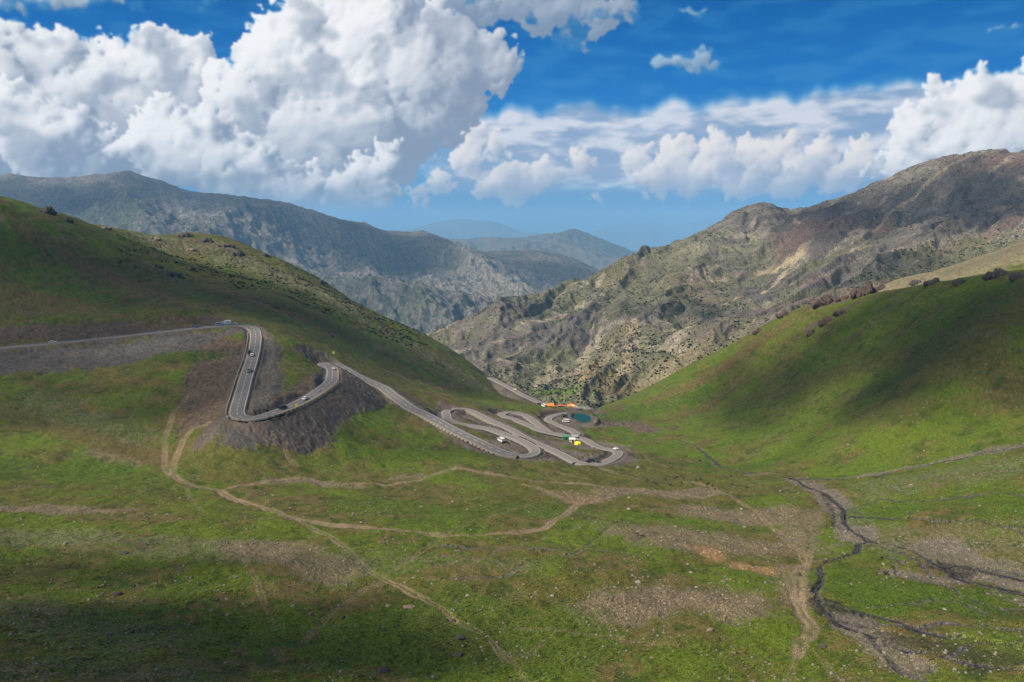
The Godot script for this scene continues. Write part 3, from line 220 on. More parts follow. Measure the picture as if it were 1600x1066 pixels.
const HEADS_SMALL := [Vector3(11.67,10.16,1.55),Vector3(10.62,10.11,1.09),Vector3(12.70,10.44,1.19),Vector3(13.55,9.89,0.82),Vector3(12.19,13.19,0.64),Vector3(11.57,13.14,0.41),Vector3(30.04,10.62,0.46),Vector3(30.83,10.67,0.55)]

# things: place on the ground, then what it is
const VEHICLES := [
	[Vector2(-279.6,-484.0),"car","white","white car alone on the road at the far left",1],
	[Vector2(-187.8,-522.3),"box_truck","white","white box truck second from the bend in the row by the roadside",-1],
	[Vector2(-190.4,-517.9),"van","blue","pale blue and white van behind the white box truck",-1],
	[Vector2(-182.4,-523.8),"car","silver","silver car nearest the upper bend in the row by the roadside",-1],
	[Vector2(-202.6,-510.6),"car","blue_dark","small blue car far behind the van on the upper road",1],
	[Vector2(-153.3,-461.3),"off_roader","black","black off-roader beside a white car on the straight descent",1],
	[Vector2(-150.0,-457.2),"car","white","white car passing the black off-roader on the straight descent",-1],
	[Vector2(-142.4,-428.1),"off_roader","olive","grey green off-roader on the right verge of the straight descent",1],
	[Vector2(-106.9,-365.7),"off_roader","black","black off-roader at the left edge of the curving lower leg",1],
	[Vector2(-100.7,-382.7),"car","white","white car in the middle of the curving lower leg",1],
	[Vector2(-97.4,-397.5),"motorcycle","white","pale motorcycle on the outer lane of the curving lower leg",-1],
	[Vector2(-105.8,-468.0),"car","white","white car just below the second hairpin",1],
	[Vector2(56.4,-420.6),"car","white","white car on the last bend by the stream",1],
	[Vector2(2.8,-700.0),"car","white","white car on the road leaving along the gorge",1]]
const PARKED := [
	[Vector2(-5.5,-396.4),"van","white","white van parked on the gravel lot between the switchbacks",0.5],
	[Vector2(37.1,-368.6),"off_roader","black","larger of two dark off-roaders parked beyond the gravel hairpin",1.4],
	[Vector2(40.4,-368.3),"car","black","smaller dark car parked beside the dark off-roader by the gravel hairpin",1.6],
	[Vector2(37.6,-546.6),"van","white","white van parked on the terrace beside the pond",1.5],
	[Vector2(37.4,-557.9),"off_roader","black","black off-roader parked behind the white van near the pond",1.4],
	[Vector2(36.7,-564.2),"car","black","dark car parked on the verge above the pond terrace",1.3],
	[Vector2(32.7,-616.9),"car","black","dark car parked right of the orange ridge tent",1.2],
	[Vector2(21.0,-613.9),"car","black","dark car at the roadside left of the orange tents",0.6],
	[Vector2(24.5,-600.9),"van","white","small white van left of the orange ridge tent",0.5]]
const GOATS := [
	Vector2(56.9,-327.4),
	Vector2(56.0,-322.4),
	Vector2(59.4,-323.2),
	Vector2(59.9,-321.7),
	Vector2(66.3,-334.0),
	Vector2(64.9,-322.8),
	Vector2(65.8,-320.5),
	Vector2(70.2,-335.4),
	Vector2(71.9,-338.1),
	Vector2(74.5,-341.3),
	Vector2(74.2,-334.8),
	Vector2(71.5,-326.1),
	Vector2(74.8,-319.1),
	Vector2(78.8,-331.7),
	Vector2(81.4,-334.5),
	Vector2(81.4,-323.4),
	Vector2(82.2,-323.4),
	Vector2(82.2,-317.2),
	Vector2(79.7,-315.5),
	Vector2(79.0,-300.3),
	Vector2(95.7,-338.2),
	Vector2(92.0,-303.3),
	Vector2(91.1,-319.9),
	Vector2(78.9,-387.1),
	Vector2(99.0,-409.7),
	Vector2(36.8,-225.5),
	Vector2(38.0,-223.5),
	Vector2(97.3,-200.6),
	Vector2(92.2,-187.6),
	Vector2(72.6,-191.4)]
const BOULDERS := [
	[Vector2(-22.6,-165.6),1.6,0.55,"tan","long tan slab on the grass right of the diagonal track"],
	[Vector2(-27.2,-166.3),0.8,0.5,"tan","small tan block left of the long tan slab"],
	[Vector2(-12.4,-170.3),0.9,0.7,"dark","dark rock above the end of the diagonal track"],
	[Vector2(-10.7,-151.6),1.1,0.6,"dark","grey tilted rock pair on the lower meadow"],
	[Vector2(-10.4,-146.3),0.9,0.4,"dark","flat dark rock below the tilted pair"],
	[Vector2(-43.2,-161.3),0.6,0.7,"tan","upright brown rock left of the faint track"],
	[Vector2(-23.3,-134.6),1.3,1.1,"dark","big dark rock heap at the bottom edge of the meadow"],
	[Vector2(10.3,-144.5),0.6,0.5,"dark","dark rounded rock on bright grass near the bottom"],
	[Vector2(9.3,-174.2),0.6,0.5,"pale","pale rock alone in the bright central meadow"],
	[Vector2(-10.3,-173.6),0.6,0.5,"pale","pale rock beside the dark rock in the meadow"],
	[Vector2(-12.6,-160.9),0.6,0.6,"red","reddish rock at the end of the diagonal track"],
	[Vector2(-86.6,-165.4),1.5,0.6,"dark","wide grey slab in the shaded left foreground"],
	[Vector2(-100.8,-197.6),1.3,0.4,"dark","flat grey slab on the gravel strip at the left"],
	[Vector2(-73.1,-144.5),0.6,0.5,"dark","bluish grey rock in the lower left foreground"],
	[Vector2(-75.1,-140.0),0.8,0.6,"dark","weathered grey rock left of the bluish one"],
	[Vector2(-53.7,-144.1),0.7,0.6,"dark","grey rock at the lower left near the faint path"],
	[Vector2(30.8,-185.0),0.8,0.5,"pale","cream rock left of the brown gravel patch"],
	[Vector2(41.4,-156.5),1.0,0.5,"tan","tan rock below the big brown gravel patch"],
	[Vector2(-134.2,-341.2),1.3,1.0,"tan","orange tan boulder on the grass right of the curving track"],
	[Vector2(-180.2,-359.1),0.9,0.7,"pale","pale boulder on the left meadow among scattered stones"],
	[Vector2(40.2,-263.9),0.9,0.7,"pale","white boulder beside the little stream in mid meadow"],
	[Vector2(58.6,-360.2),1.2,1.4,"pale","tall pale boulder above the grazing herd"],
	[Vector2(61.3,-147.7),0.9,0.6,"dark","dark rock beside the muddy stream fork"]]
const OUTCROPS := [
	[Vector2(-378.4,-661.0),9,5,"dark","dark rocky knob on the left skyline"],
	[Vector2(-362.5,-661.4),7,3,"dark","low rocky lip right of the dark skyline knob"],
	[Vector2(237.6,-606.4),12,7,"red","reddish brown crag at the low end of the right ridge"],
	[Vector2(245.9,-594.1),8,4,"red","low brown rocks between the two red crags"],
	[Vector2(254.7,-577.8),14,9,"red","largest reddish brown crag on the right ridge"],
	[Vector2(394.1,-857.9),9,5,"red","brown crag tapering right of the largest crag"],
	[Vector2(412.4,-819.0),8,5,"dark","dark pointed rock on the right ridge under the sunlit hill"],
	[Vector2(261.4,-498.7),8,4,"dark","dark rock right of the pointed ridge rock"],
	[Vector2(265.4,-441.6),8,5,"dark","dark rounded rock on the far right ridge"],
	[Vector2(262.1,-415.8),7,4,"dark","dark rock at the right end of the ridge"],
	[Vector2(258.7,-464.0),7,2.5,"dark","low dark ledge on the right ridge"],
	[Vector2(219.8,-559.1),7,4,"red","brown rock rib below the reddish crags"],
	[Vector2(228.8,-554.6),7,4,"red","upper brown rock rib below the largest crag"],
	[Vector2(210.0,-557.8),5,3,"red","lowest brown rock on the rib below the crags"],
	[Vector2(218.0,-639.7),8,4,"red","dark brown rocks on the edge above the gorge"],
	[Vector2(197.5,-637.9),7,4,"red","brown rocks on the shadowed spur edge"],
	[Vector2(-135.8,-591.8),5,3,"red","brown rock knob on the slope above the second hairpin"],
	[Vector2(-181.4,-612.6),4,2,"dark","small dark outcrop above the upper bend"],
	[Vector2(-272.5,-644.0),9,3,"dark","dark broken ledge on the left hillside"],
	[Vector2(-286.9,-651.1),7,2.5,"dark","upper end of the broken ledge on the left hillside"],
	[Vector2(-377.9,-857.1),9,4,"tan","pale broken rocks at the left end of the back ridge"],
	[Vector2(-363.1,-901.5),11,5,"dark","dark broken crag on top of the left back ridge"],
	[Vector2(-338.6,-896.2),10,5,"dark","dark crag right of the top of the left back ridge"],
	[Vector2(-314.7,-887.8),12,4,"red","brown rock band descending the left back ridge"],
	[Vector2(-295.2,-870.3),9,4,"dark","lower end of the rock band on the left back ridge"],
	[Vector2(-337.6,-852.8),8,3,"tan","pale rocks below the crag on the left back ridge"],
	[Vector2(-410.8,-816.5),9,3,"tan","low pale rocks on the saddle behind the left hill"],
	[Vector2(-274.1,-898.2),8,3,"dark","dark rocks on the skyline where the back ridge drops"],
	[Vector2(-207.8,-869.5),8,3,"dark","dark rocks halfway down the back ridge skyline"],
	[Vector2(-129.7,-751.9),7,3,"dark","dark rocks low on the back ridge skyline"],
	[Vector2(-40.5,-496.2),4,2.5,"red","brown rocky bank over the left switchback loop"]]
const TENTS := [
	[Vector2(29.4,-601.5),"ridge","orange","orange ridge tent leftmost on the terrace"],
	[Vector2(36.8,-608.8),"low","red","low red orange awning between the two bigger orange tents"],
	[Vector2(39.3,-609.3),"low","red","second low red awning right beside the first"],
	[Vector2(46.8,-616.5),"pagoda","orange","large orange marquee with pale roof panels on the terrace"],
	[Vector2(49.2,-615.0),"low","cream","small cream awning against the large orange marquee"],
	[Vector2(51.7,-599.7),"hut","brown","long brown stone hut beside the pond road"],
	[Vector2(32.9,-476.6),"stall","green","green canvas stall above the switchback"],
	[Vector2(33.5,-434.0),"stall","white","white canvas stall left of the yellow tent"],
	[Vector2(38.4,-476.9),"stall","grey","grey tarpaulin stall behind the white stall"],
	[Vector2(36.5,-429.7),"dome","yellow","bright yellow dome tent beside the white stall"]]
const SIGNS := [
	[Vector2(-101.6,-370.0),"yellow","yellow warning board beside the curving lower leg"],
	[Vector2(-117.5,-522.1),"yellow","yellow and white board at the second hairpin"],
	[Vector2(55.9,-611.5),"teal","small teal board by the pond"]]
const WALLS := [
	Vector2(-161.2,-502.5),
	Vector2(-151.7,-467.7),
	Vector2(-141.7,-422.0),
	Vector2(-125.9,-359.5),
	Vector2(-122.5,-347.7),
	Vector2(-116.2,-344.9),
	Vector2(-55.3,-423.4),
	Vector2(-32.5,-396.7),
	Vector2(-17.2,-381.0),
	Vector2(-6.0,-366.6),
	Vector2(-26.6,-501.2),
	Vector2(-8.4,-467.0),
	Vector2(-112.1,-349.5),
	Vector2(-101.3,-376.8),
	Vector2(-96.2,-422.0),
	Vector2(-113.6,-510.8),
	Vector2(-96.5,-495.8)]

var cam: Camera3D
var env: Environment


# ---------------------------------------------------------------- helpers
func noise(seed_: int, wave: float, octaves := 4, type := FastNoiseLite.TYPE_SIMPLEX_SMOOTH, fractal := FastNoiseLite.FRACTAL_FBM) -> FastNoiseLite:
	var n := FastNoiseLite.new()
	n.seed = seed_
	n.noise_type = type
	n.frequency = 1.0 / wave
	n.fractal_type = fractal if octaves > 1 else FastNoiseLite.FRACTAL_NONE
	n.fractal_octaves = octaves
	return n


func parallel(f: Callable, n: int) -> void:
	var id := WorkerThreadPool.add_group_task(f, n, -1, true)
	WorkerThreadPool.wait_for_group_task_completion(id)


func tag(o: Node, label := "", category := "", group := "", kind := "") -> Node:
	for pair in [["label", label], ["category", category], ["group", group], ["kind", kind]]:
		if pair[1] != "":
			o.set_meta(pair[0], pair[1])
	return o


func put(called: String, mesh: Mesh, mat: Material, parent: Node = self) -> MeshInstance3D:
	var o := MeshInstance3D.new()
	o.name = called
	o.mesh = mesh
	if mat:
		o.material_override = mat
	parent.add_child(o, true)
	return o


func paint(c: Color, rough := 0.9, metal := 0.0) -> StandardMaterial3D:
	var m := StandardMaterial3D.new()
	m.albedo_color = c.linear_to_srgb()
	m.roughness = rough
	m.metallic = metal
	return m


# A smooth surface through scattered heights (thin plate spline), kept on a square lattice and read with cubic interpolation.
class Field:
	var x0: float
	var z0: float
	var step: float
	var nx: int
	var nz: int
	var data: PackedFloat32Array
	var rows: Array
	var px: PackedFloat64Array
	var pz: PackedFloat64Array
	var w: PackedFloat64Array

	func setup(points: Array, ax: float, az: float, bx: float, bz: float, step_: float, unit: float) -> void:
		var n := points.size()
		var m := n + 3
		x0 = ax; z0 = az; step = step_
		nx = int((bx - ax) / step) + 1
		nz = int((bz - az) / step) + 1
		for p in points:
			px.append(p.x / unit)
			pz.append(p.z / unit)
		var a := []
		for i in n:
			var row := PackedFloat64Array()
			row.resize(m + 1)
			for j in n:
				var d := (px[i] - px[j]) * (px[i] - px[j]) + (pz[i] - pz[j]) * (pz[i] - pz[j])
				row[j] = 0.5 * d * log(d) if d > 1e-12 else 0.0
			row[i] += 0.001
			row[n] = 1.0; row[n + 1] = px[i]; row[n + 2] = pz[i]
			row[m] = points[i].y
			a.append(row)
		for k in 3:
			var row := PackedFloat64Array()
			row.resize(m + 1)
			for j in n:
				row[j] = 1.0 if k == 0 else px[j] if k == 1 else pz[j]
			a.append(row)
		for c in m:
			var best := c
			for r in range(c + 1, m):
				if absf(a[r][c]) > absf(a[best][c]):
					best = r
			var swap = a[c]
			a[c] = a[best]
			a[best] = swap
			var pr: PackedFloat64Array = a[c]
			for r in range(c + 1, m):
				var rr: PackedFloat64Array = a[r]
				var k := rr[c] / pr[c]
				if k != 0.0:
					for j in range(c, m + 1):
						rr[j] -= k * pr[j]
					a[r] = rr
		w.resize(m)
		for c in range(m - 1, -1, -1):
			var row: PackedFloat64Array = a[c]
			var s := row[m]
			for j in range(c + 1, m):
				s -= row[j] * w[j]
			w[c] = s / row[c]
		rows.resize(nz)
		px.append(unit)

	func fill_row(j: int) -> void:
		var n := w.size() - 3
		var unit := px[n]
		var out_ := PackedFloat32Array()
		out_.resize(nx)
		var z := (z0 + j * step) / unit
		for i in nx:
			var x := (x0 + i * step) / unit
			var s := w[n] + w[n + 1] * x + w[n + 2] * z
			for k in n:
				var dx := x - px[k]
				var dz := z - pz[k]
				var d := dx * dx + dz * dz
				if d > 1e-12:
					s += w[k] * 0.5 * d * log(d)
			out_[i] = s
		rows[j] = out_

	func done() -> void:
		for r in rows:
			data.append_array(r)

	func at(x: float, z: float) -> float:
		var u := clampf((x - x0) / step, 1.0, nx - 3.001)
		var v := clampf((z - z0) / step, 1.0, nz - 3.001)
		var i := int(u)
		var j := int(v)
		u -= i
		v -= j
		var k := (j - 1) * nx + i
		var r0 := cubic_interpolate(data[k], data[k + 1], data[k - 1], data[k + 2], u)
		k += nx
		var r1 := cubic_interpolate(data[k], data[k + 1], data[k - 1], data[k + 2], u)
		k += nx
		var r2 := cubic_interpolate(data[k], data[k + 1], data[k - 1], data[k + 2], u)
		k += nx
		var r3 := cubic_interpolate(data[k], data[k + 1], data[k - 1], data[k + 2], u)
		return cubic_interpolate(r1, r2, r0, r3, v)


func field(points: Array, ax: float, az: float, bx: float, bz: float, step: float, unit: float) -> Field:
	var f := Field.new()
	f.setup(points, ax, az, bx, bz, step, unit)
	parallel(f.fill_row, f.nz)
	f.done()
	return f


# Line segments sorted into square cells, so that a place finds what lies near it.
class Lines:
	const CELL := 20.0
	var seg := PackedFloat32Array()  # ax, az, bx, bz, ah, bh, half width, id
	var bins := {}

	func add(a: Vector3, b: Vector3, half: float, id: int, reach: float) -> void:
		var n := seg.size() / 8
		seg.append_array(PackedFloat32Array([a.x, a.z, b.x, b.z, a.y, b.y, half, id]))
		for i in range(floori((minf(a.x, b.x) - reach) / CELL), floori((maxf(a.x, b.x) + reach) / CELL) + 1):
			for j in range(floori((minf(a.z, b.z) - reach) / CELL), floori((maxf(a.z, b.z) + reach) / CELL) + 1):
				var key := (i + 4096) * 8192 + j + 4096
				if not bins.has(key):
					bins[key] = PackedInt32Array()
				bins[key].append(n)

	func near(x: float, z: float) -> PackedInt32Array:
		return bins.get((floori(x / CELL) + 4096) * 8192 + floori(z / CELL) + 4096, PackedInt32Array())


var ground: Field
var road_lines := Lines.new()
var patch_lines := Lines.new()
var stream_lines := Lines.new()
var n_hill := noise(11, 70.0, 4)
var n_hummock := noise(12, 13.0, 3)
var n_lump := noise(13, 3.2, 2)
var n_tone := noise(14, 170.0, 3)
var n_patch := noise(15, 34.0, 4)
var n_fleck := noise(16, 6.0, 3)
var n_grain := noise(17, 1.1, 2)
var n_streak := noise(18, 9.0, 3)
var n_crag := noise(19, 7.0, 4, FastNoiseLite.TYPE_SIMPLEX_SMOOTH, FastNoiseLite.FRACTAL_RIDGED)
var pond_at := Vector3(49.85,17.24,-564.66)
var pond_reach := Vector2(6.28,11.45)


# (height, class, r, g, b) of the near ground; class 0 meadow, 1 gravel slope, 2 dirt track, 3 stream bed
func ground_at(x: float, z: float, full := true) -> PackedFloat32Array:
	var h := ground.at(x, z)
	var hum := n_hummock.get_noise_2d(x, z)
	var patch := n_patch.get_noise_2d(x, z)
	var fleck := n_fleck.get_noise_2d(x, z)
	h += n_hill.get_noise_2d(x, z) * 1.9 + hum * 0.75 + n_lump.get_noise_2d(x, z) * 0.16
	var cut := 0.0
	# the road bench: cut into the slope above, filled out below
	var ids := road_lines.near(x, z)
	var best := 1e9
	if ids.size():
		var up := 1e9
		var lo := -1e9
		var hr := 0.0
		var road_id := 0
		var seg := road_lines.seg
		for k in ids:
			k *= 8
			var ax := seg[k]
			var az := seg[k + 1]
			var dx := seg[k + 2] - ax
			var dz := seg[k + 3] - az
			var t := clampf(((x - ax) * dx + (z - az) * dz) / maxf(dx * dx + dz * dz, 1e-6), 0.0, 1.0)
			var ex := x - ax - dx * t
			var ez := z - az - dz * t
			var d := sqrt(ex * ex + ez * ez)
			var hh := seg[k + 4] + (seg[k + 5] - seg[k + 4]) * t
			if d < best:
				best = d
				hr = hh
				road_id = int(seg[k + 7])
			var off := maxf(d - seg[k + 6], 0.0)
			up = minf(up, hh + 0.9 * off)
			lo = maxf(lo, hh - 0.66 * off)
		if best < 5.4:
			h = hr - 0.12 + 0.05 * fleck if best > 4.0 else hr - 0.3
			cut = 1.0
		else:
			var h0 := h
			h = clampf(h, lo, up) if lo <= up else (lo + up) * 0.5
			cut = clampf(absf(h - h0) * 1.4, 0.0, 1.0)
			if cut > 0.0:
				h += n_crag.get_noise_2d(x, z) * 0.7 * cut * clampf((best - 5.4) * 0.3, 0.0, 1.0)
			if road_id > 0:
				cut = maxf(cut, 1.0 - smoothstep(7.0, 12.0, best + patch * 8.0 + fleck * 3.0))
			if best < 8.0:
				cut = maxf(cut, 1.0 - (best - 5.4) / 2.6 + fleck)
	# stream channels
	var bed := 0.0
	ids = stream_lines.near(x, z)
	if ids.size():
		var seg := stream_lines.seg
		for k in ids:
			k *= 8
			var ax := seg[k]
			var az := seg[k + 1]
			var dx := seg[k + 2] - ax
			var dz := seg[k + 3] - az
			var t := clampf(((x - ax) * dx + (z - az) * dz) / maxf(dx * dx + dz * dz, 1e-6), 0.0, 1.0)
			var ex := x - ax - dx * t
			var ez := z - az - dz * t
			var wide := seg[k + 6]
			var d := sqrt(ex * ex + ez * ez) + hum * wide * 0.9 + n_lump.get_noise_2d(x + 50.0, z) * wide * 0.5
			var s := 1.0 - smoothstep(wide * 0.5, wide * 1.7, d)
			if s > bed:
				bed = s
				h = lerpf(h, seg[k + 4] + (seg[k + 5] - seg[k + 4]) * t - 0.55, s) if wide > 0.6 else h - 0.25 * s
				bed = minf(bed, 0.4 if wide < 0.53 else 0.62) if wide < 0.6 else bed
	var ddx := (x - pond_at.x) / pond_reach.x
	var ddz := (z - pond_at.z) / pond_reach.y
	var dp := ddx * ddx + ddz * ddz
	if dp < 4.0:
		h = lerpf(pond_at.y - 1.2, maxf(h, pond_at.y + 0.5), smoothstep(0.75, 1.35, dp + fleck * 0.3))
		cut = maxf(cut, 1.0 - smoothstep(1.2, 3.0, dp))
	# what grows or lies here
	var tone := n_tone.get_noise_2d(x, z) - 0.22 * smoothstep(60.0, 190.0, x) * smoothstep(-230.0, -300.0, z)
	var grain := n_grain.get_noise_2d(x, z)
	var streak := n_streak.get_noise_2d(x * 0.16 + z * 0.1, h * 2.2)
	var lift := clampf((h - ground_floor(x, z)) / 22.0, 0.0, 1.0)
	var c := Color(0.084, 0.122, 0.0125).lerp(Color(0.094, 0.094, 0.022), smoothstep(-0.25, 0.3, tone + 0.7 * patch + 0.25 * fleck + 0.3 * streak * lift + lift * 0.12))
	c = c.lerp(Color(0.125, 0.088, 0.036), smoothstep(0.06, 0.42, patch * 0.8 + 0.45 * fleck + 0.5 * streak * lift - 0.35 * tone) * (0.6 - 0.35 * smoothstep(60.0, 190.0, x) * smoothstep(-230.0, -300.0, z)))
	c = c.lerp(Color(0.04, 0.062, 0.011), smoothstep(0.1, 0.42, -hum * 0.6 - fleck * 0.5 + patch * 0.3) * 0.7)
	c = c * (1.72 + 0.75 * grain + 0.28 * n_lump.get_noise_2d(x * 1.3 + 70.0, z * 1.3) + 0.3 * streak * lift)
	if full:
		var pick := fposmod(sin(x * 127.1 + z * 311.7) * 43758.5453, 1.0)
		if pick > 0.996 - 0.012 * clampf(patch * 2.0 + fleck, 0.0, 1.0):
			c = c.lerp(Color(0.3, 0.28, 0.22), 0.7)
	var klass := 0
	var track := 0.0
	var stony := 0.0
	ids = patch_lines.near(x, z)
	if ids.size():
		var seg := patch_lines.seg
		var n := ids.size()
		var i := 0
		while i < n:
			var k := ids[i] * 8
			var id := seg[k + 7]
			var d := 1e9
			while i < n:
				k = ids[i] * 8
				if seg[k + 7] != id:
					break
				var ax := seg[k]
				var az := seg[k + 1]
				var dx := seg[k + 2] - ax
				var dz := seg[k + 3] - az
				var t := clampf(((x - ax) * dx + (z - az) * dz) / maxf(dx * dx + dz * dz, 1e-6), 0.0, 1.0)
				var ex := x - ax - dx * t
				var ez := z - az - dz * t
				d = minf(d, ex * ex + ez * ez)
				i += 1
			d = sqrt(d)
			var p: Array = PATCHES[int(id)]
			var kind: int = p[0]
			var wide: float = p[1]
			var much: float = p[2]
			var kc: Color = KIND_COLOR[kind]
			if kind == TRACK:
				var e := d + fleck * 0.55 + hum * 0.3 + grain * 0.25
				var s := (1.0 - smoothstep(wide * 0.65, wide * 1.15 + 0.2, e)) * much
				s *= 1.0 - (0.55 if wide > 1.25 else 0.85) * (1.0 - smoothstep(0.2, 0.5, absf(d + grain * 0.2))) * clampf(0.7 + patch, 0.0, 1.0)
				s = clampf(s * (0.85 + 0.7 * patch + 0.4 * fleck), 0.0, 1.0)
				h -= s * 0.28
				c = c.lerp(kc * (1.0 + 0.25 * grain + 0.2 * fleck), s)
				track = maxf(track, s)
			else:
				var crisp := kind in [SCREE, BROWN, GRAVEL, STREAM]
				var e := d / wide + (patch * 0.4 + fleck * 0.32 if crisp else patch * 0.75 + fleck * 0.5) + grain * 0.18
				var s := (1.0 - smoothstep(0.82, 1.0, e) if crisp else 1.0 - smoothstep(0.6, 1.25, e)) * much
				if kind == PEBBLE or kind == ROCKY:
					s *= clampf(0.5 + grain * 1.7 + fleck * 0.9, 0.0, 1.0)
				if crisp:
					h -= s * 0.5
				if kind == ROCKY or kind == BROWN:
					var crag := n_crag.get_noise_2d(x * (0.4 if kind == ROCKY else 0.9), z * (0.4 if kind == ROCKY else 0.9))
					h += s * (crag * (1.1 if kind == ROCKY else 0.7) + (fleck * 1.2 if kind == ROCKY else 0.0))
					kc = kc * (1.0 + 0.35 * crag)
				c = c.lerp(kc * (1.0 + 0.6 * grain + 0.25 * fleck), s)
				if kind in [SOIL, GRAVEL, SCREE, TAN, ORANGE, BROWN]:
					stony = maxf(stony, s)
	if cut > 0.0:
		cut = clampf(cut + grain * 0.2, 0.0, 1.0)
		c = c.lerp(Color(0.225, 0.185, 0.15).lerp(Color(0.16, 0.132, 0.112), clampf(0.5 + patch * 1.6 + fleck * 0.6, 0.0, 1.0)) * (1.0 + 0.35 * grain), cut)
		stony = maxf(stony, cut)
	if bed > 0.0:
		c = c.lerp(Color(0.17, 0.155, 0.13) * (1.0 + 0.8 * grain + 0.4 * fleck), smoothstep(0.02, 0.45, bed) * clampf(0.7 + patch * 1.5, 0.2, 1.0))
		c = c.lerp(Color(0.08, 0.075, 0.07) * (1.0 + 1.3 * grain), smoothstep(0.45, 0.8, bed))
	if bed > 0.45:
		klass = 3
	elif track > 0.5 and cut < 0.5:
		klass = 2
	elif stony > 0.6:
		klass = 1
	h += stony * grain * 0.22
	return PackedFloat32Array([h, klass, maxf(c.r, 0.004), maxf(c.g, 0.004), maxf(c.b, 0.003), stony])


func ground_floor(x: float, z: float) -> float:
	return EYE - 54.0 + 0.148 * z


# ---------------------------------------------------------------- terrain sheets: rings round the viewpoint, finer where it is nearer
class Sheet:
	var host: Node3D
	var how: Callable
	var az: PackedFloat32Array
	var rr: PackedFloat32Array
	var uv := 0.01
	var rows := []
	var pos: PackedVector3Array
	var col: PackedColorArray
	var nor: PackedVector3Array
	var uvs: PackedVector2Array
	var cls: PackedInt32Array
	var cols := 0

	func row(j: int) -> void:
		var n := az.size()
		var p := PackedVector3Array()
		var c := PackedColorArray()
		var k := PackedInt32Array()
		p.resize(n)
		c.resize(n)
		k.resize(n)
		for i in n:
			var x := rr[j] * sin(az[i])
			var z := -rr[j] * cos(az[i])
			var g: PackedFloat32Array = how.call(x, z)
			p[i] = Vector3(x, g[0], z)
			c[i] = Color(g[2], g[3], g[4])
			k[i] = int(g[1])
		rows[j] = [p, c, k]

	func slopes(j: int) -> void:
		var n := az.size()
		var out_ := PackedVector3Array()
		out_.resize(n)
		var m := rr.size()
		var lo := maxi(j - 1, 0) * n
		var hi := mini(j + 1, m - 1) * n
		for i in n:
			var a := pos[hi + i] - pos[lo + i]
			var b := pos[j * n + mini(i + 1, n - 1)] - pos[j * n + maxi(i - 1, 0)]
			var v := b.cross(a).normalized()
			out_[i] = v if v.y > 0.0 else -v
		rows[j] = out_

	func build() -> void:
		cols = az.size()
		rows.resize(rr.size())
		host.parallel(row, rr.size())
		for r in rows:
			pos.append_array(r[0])
			col.append_array(r[1])
			cls.append_array(r[2])
		host.parallel(slopes, rr.size())
		for r in rows:
			nor.append_array(r)
		rows.clear()

	func mesh_of(klass: int, whole := false) -> ArrayMesh:
		var map := PackedInt32Array()
		map.resize(pos.size())
		map.fill(-1)
		var v := PackedVector3Array()
		var nn := PackedVector3Array()
		var cc := PackedColorArray()
		var tt := PackedVector2Array()
		var idx := PackedInt32Array()
		for j in rr.size() - 1:
			for i in cols - 1:
				var a := j * cols + i
				if not whole and cls[a] != klass:
					continue
				var q := [a, a + 1, a + cols, a + cols + 1]
				for k in q:
					if map[k] < 0:
						map[k] = v.size()
						v.append(pos[k])
						nn.append(nor[k])
						cc.append(col[k])
						tt.append(Vector2(pos[k].x, pos[k].z) * uv)
				idx.append(map[a]); idx.append(map[a + cols]); idx.append(map[a + 1])
				idx.append(map[a + 1]); idx.append(map[a + cols]); idx.append(map[a + cols + 1])
		if v.is_empty():
			return null
		var arr := []
		arr.resize(Mesh.ARRAY_MAX)
		arr[Mesh.ARRAY_VERTEX] = v
		arr[Mesh.ARRAY_NORMAL] = nn
		arr[Mesh.ARRAY_COLOR] = cc
		arr[Mesh.ARRAY_TEX_UV] = tt
		arr[Mesh.ARRAY_INDEX] = idx
		var m := ArrayMesh.new()
		m.add_surface_from_arrays(Mesh.PRIMITIVE_TRIANGLES, arr)
		return m


func sheet(how: Callable, az0: float, az1: float, n_az: int, r0: float, r1: float, n_r: int, uv: float) -> Sheet:
	var s := Sheet.new()
	s.host = self
	s.how = how
	s.uv = uv
	for i in n_az:
		s.az.append(deg_to_rad(lerpf(az0, az1, i / (n_az - 1.0))))
	for j in n_r:
		s.rr.append(r0 * pow(r1 / r0, j / (n_r - 1.0)))
	return s


func land_material(grain_tex: Texture2D, bump_cm: float) -> StandardMaterial3D:
	var m := StandardMaterial3D.new()
	m.vertex_color_use_as_albedo = true
	m.roughness = 0.95
	m.metallic_specular = 0.25
	m.albedo_texture = grain_tex
	m.heightmap_enabled = true
	m.heightmap_texture = grain_tex
	m.heightmap_scale = bump_cm
	return m


func grain_texture(seed_: int, size: int, wave: float, low: float, octaves := 5) -> ImageTexture:
	var n := noise(seed_, wave, octaves)
	n.fractal_gain = 0.62
	var im := n.get_seamless_image(size, size)
	im.convert(Image.FORMAT_L8)
	var data := im.get_data()
	var out_ := PackedByteArray()
	out_.resize(data.size())
	for i in data.size():
		var v := clampf((data[i] / 255.0 - 0.5) * 1.9 + 0.5, 0.0, 1.0)
		out_[i] = int(255.0 * lerpf(low, 1.0, v))
	return ImageTexture.create_from_image(Image.create_from_data(size, size, false, Image.FORMAT_L8, out_))


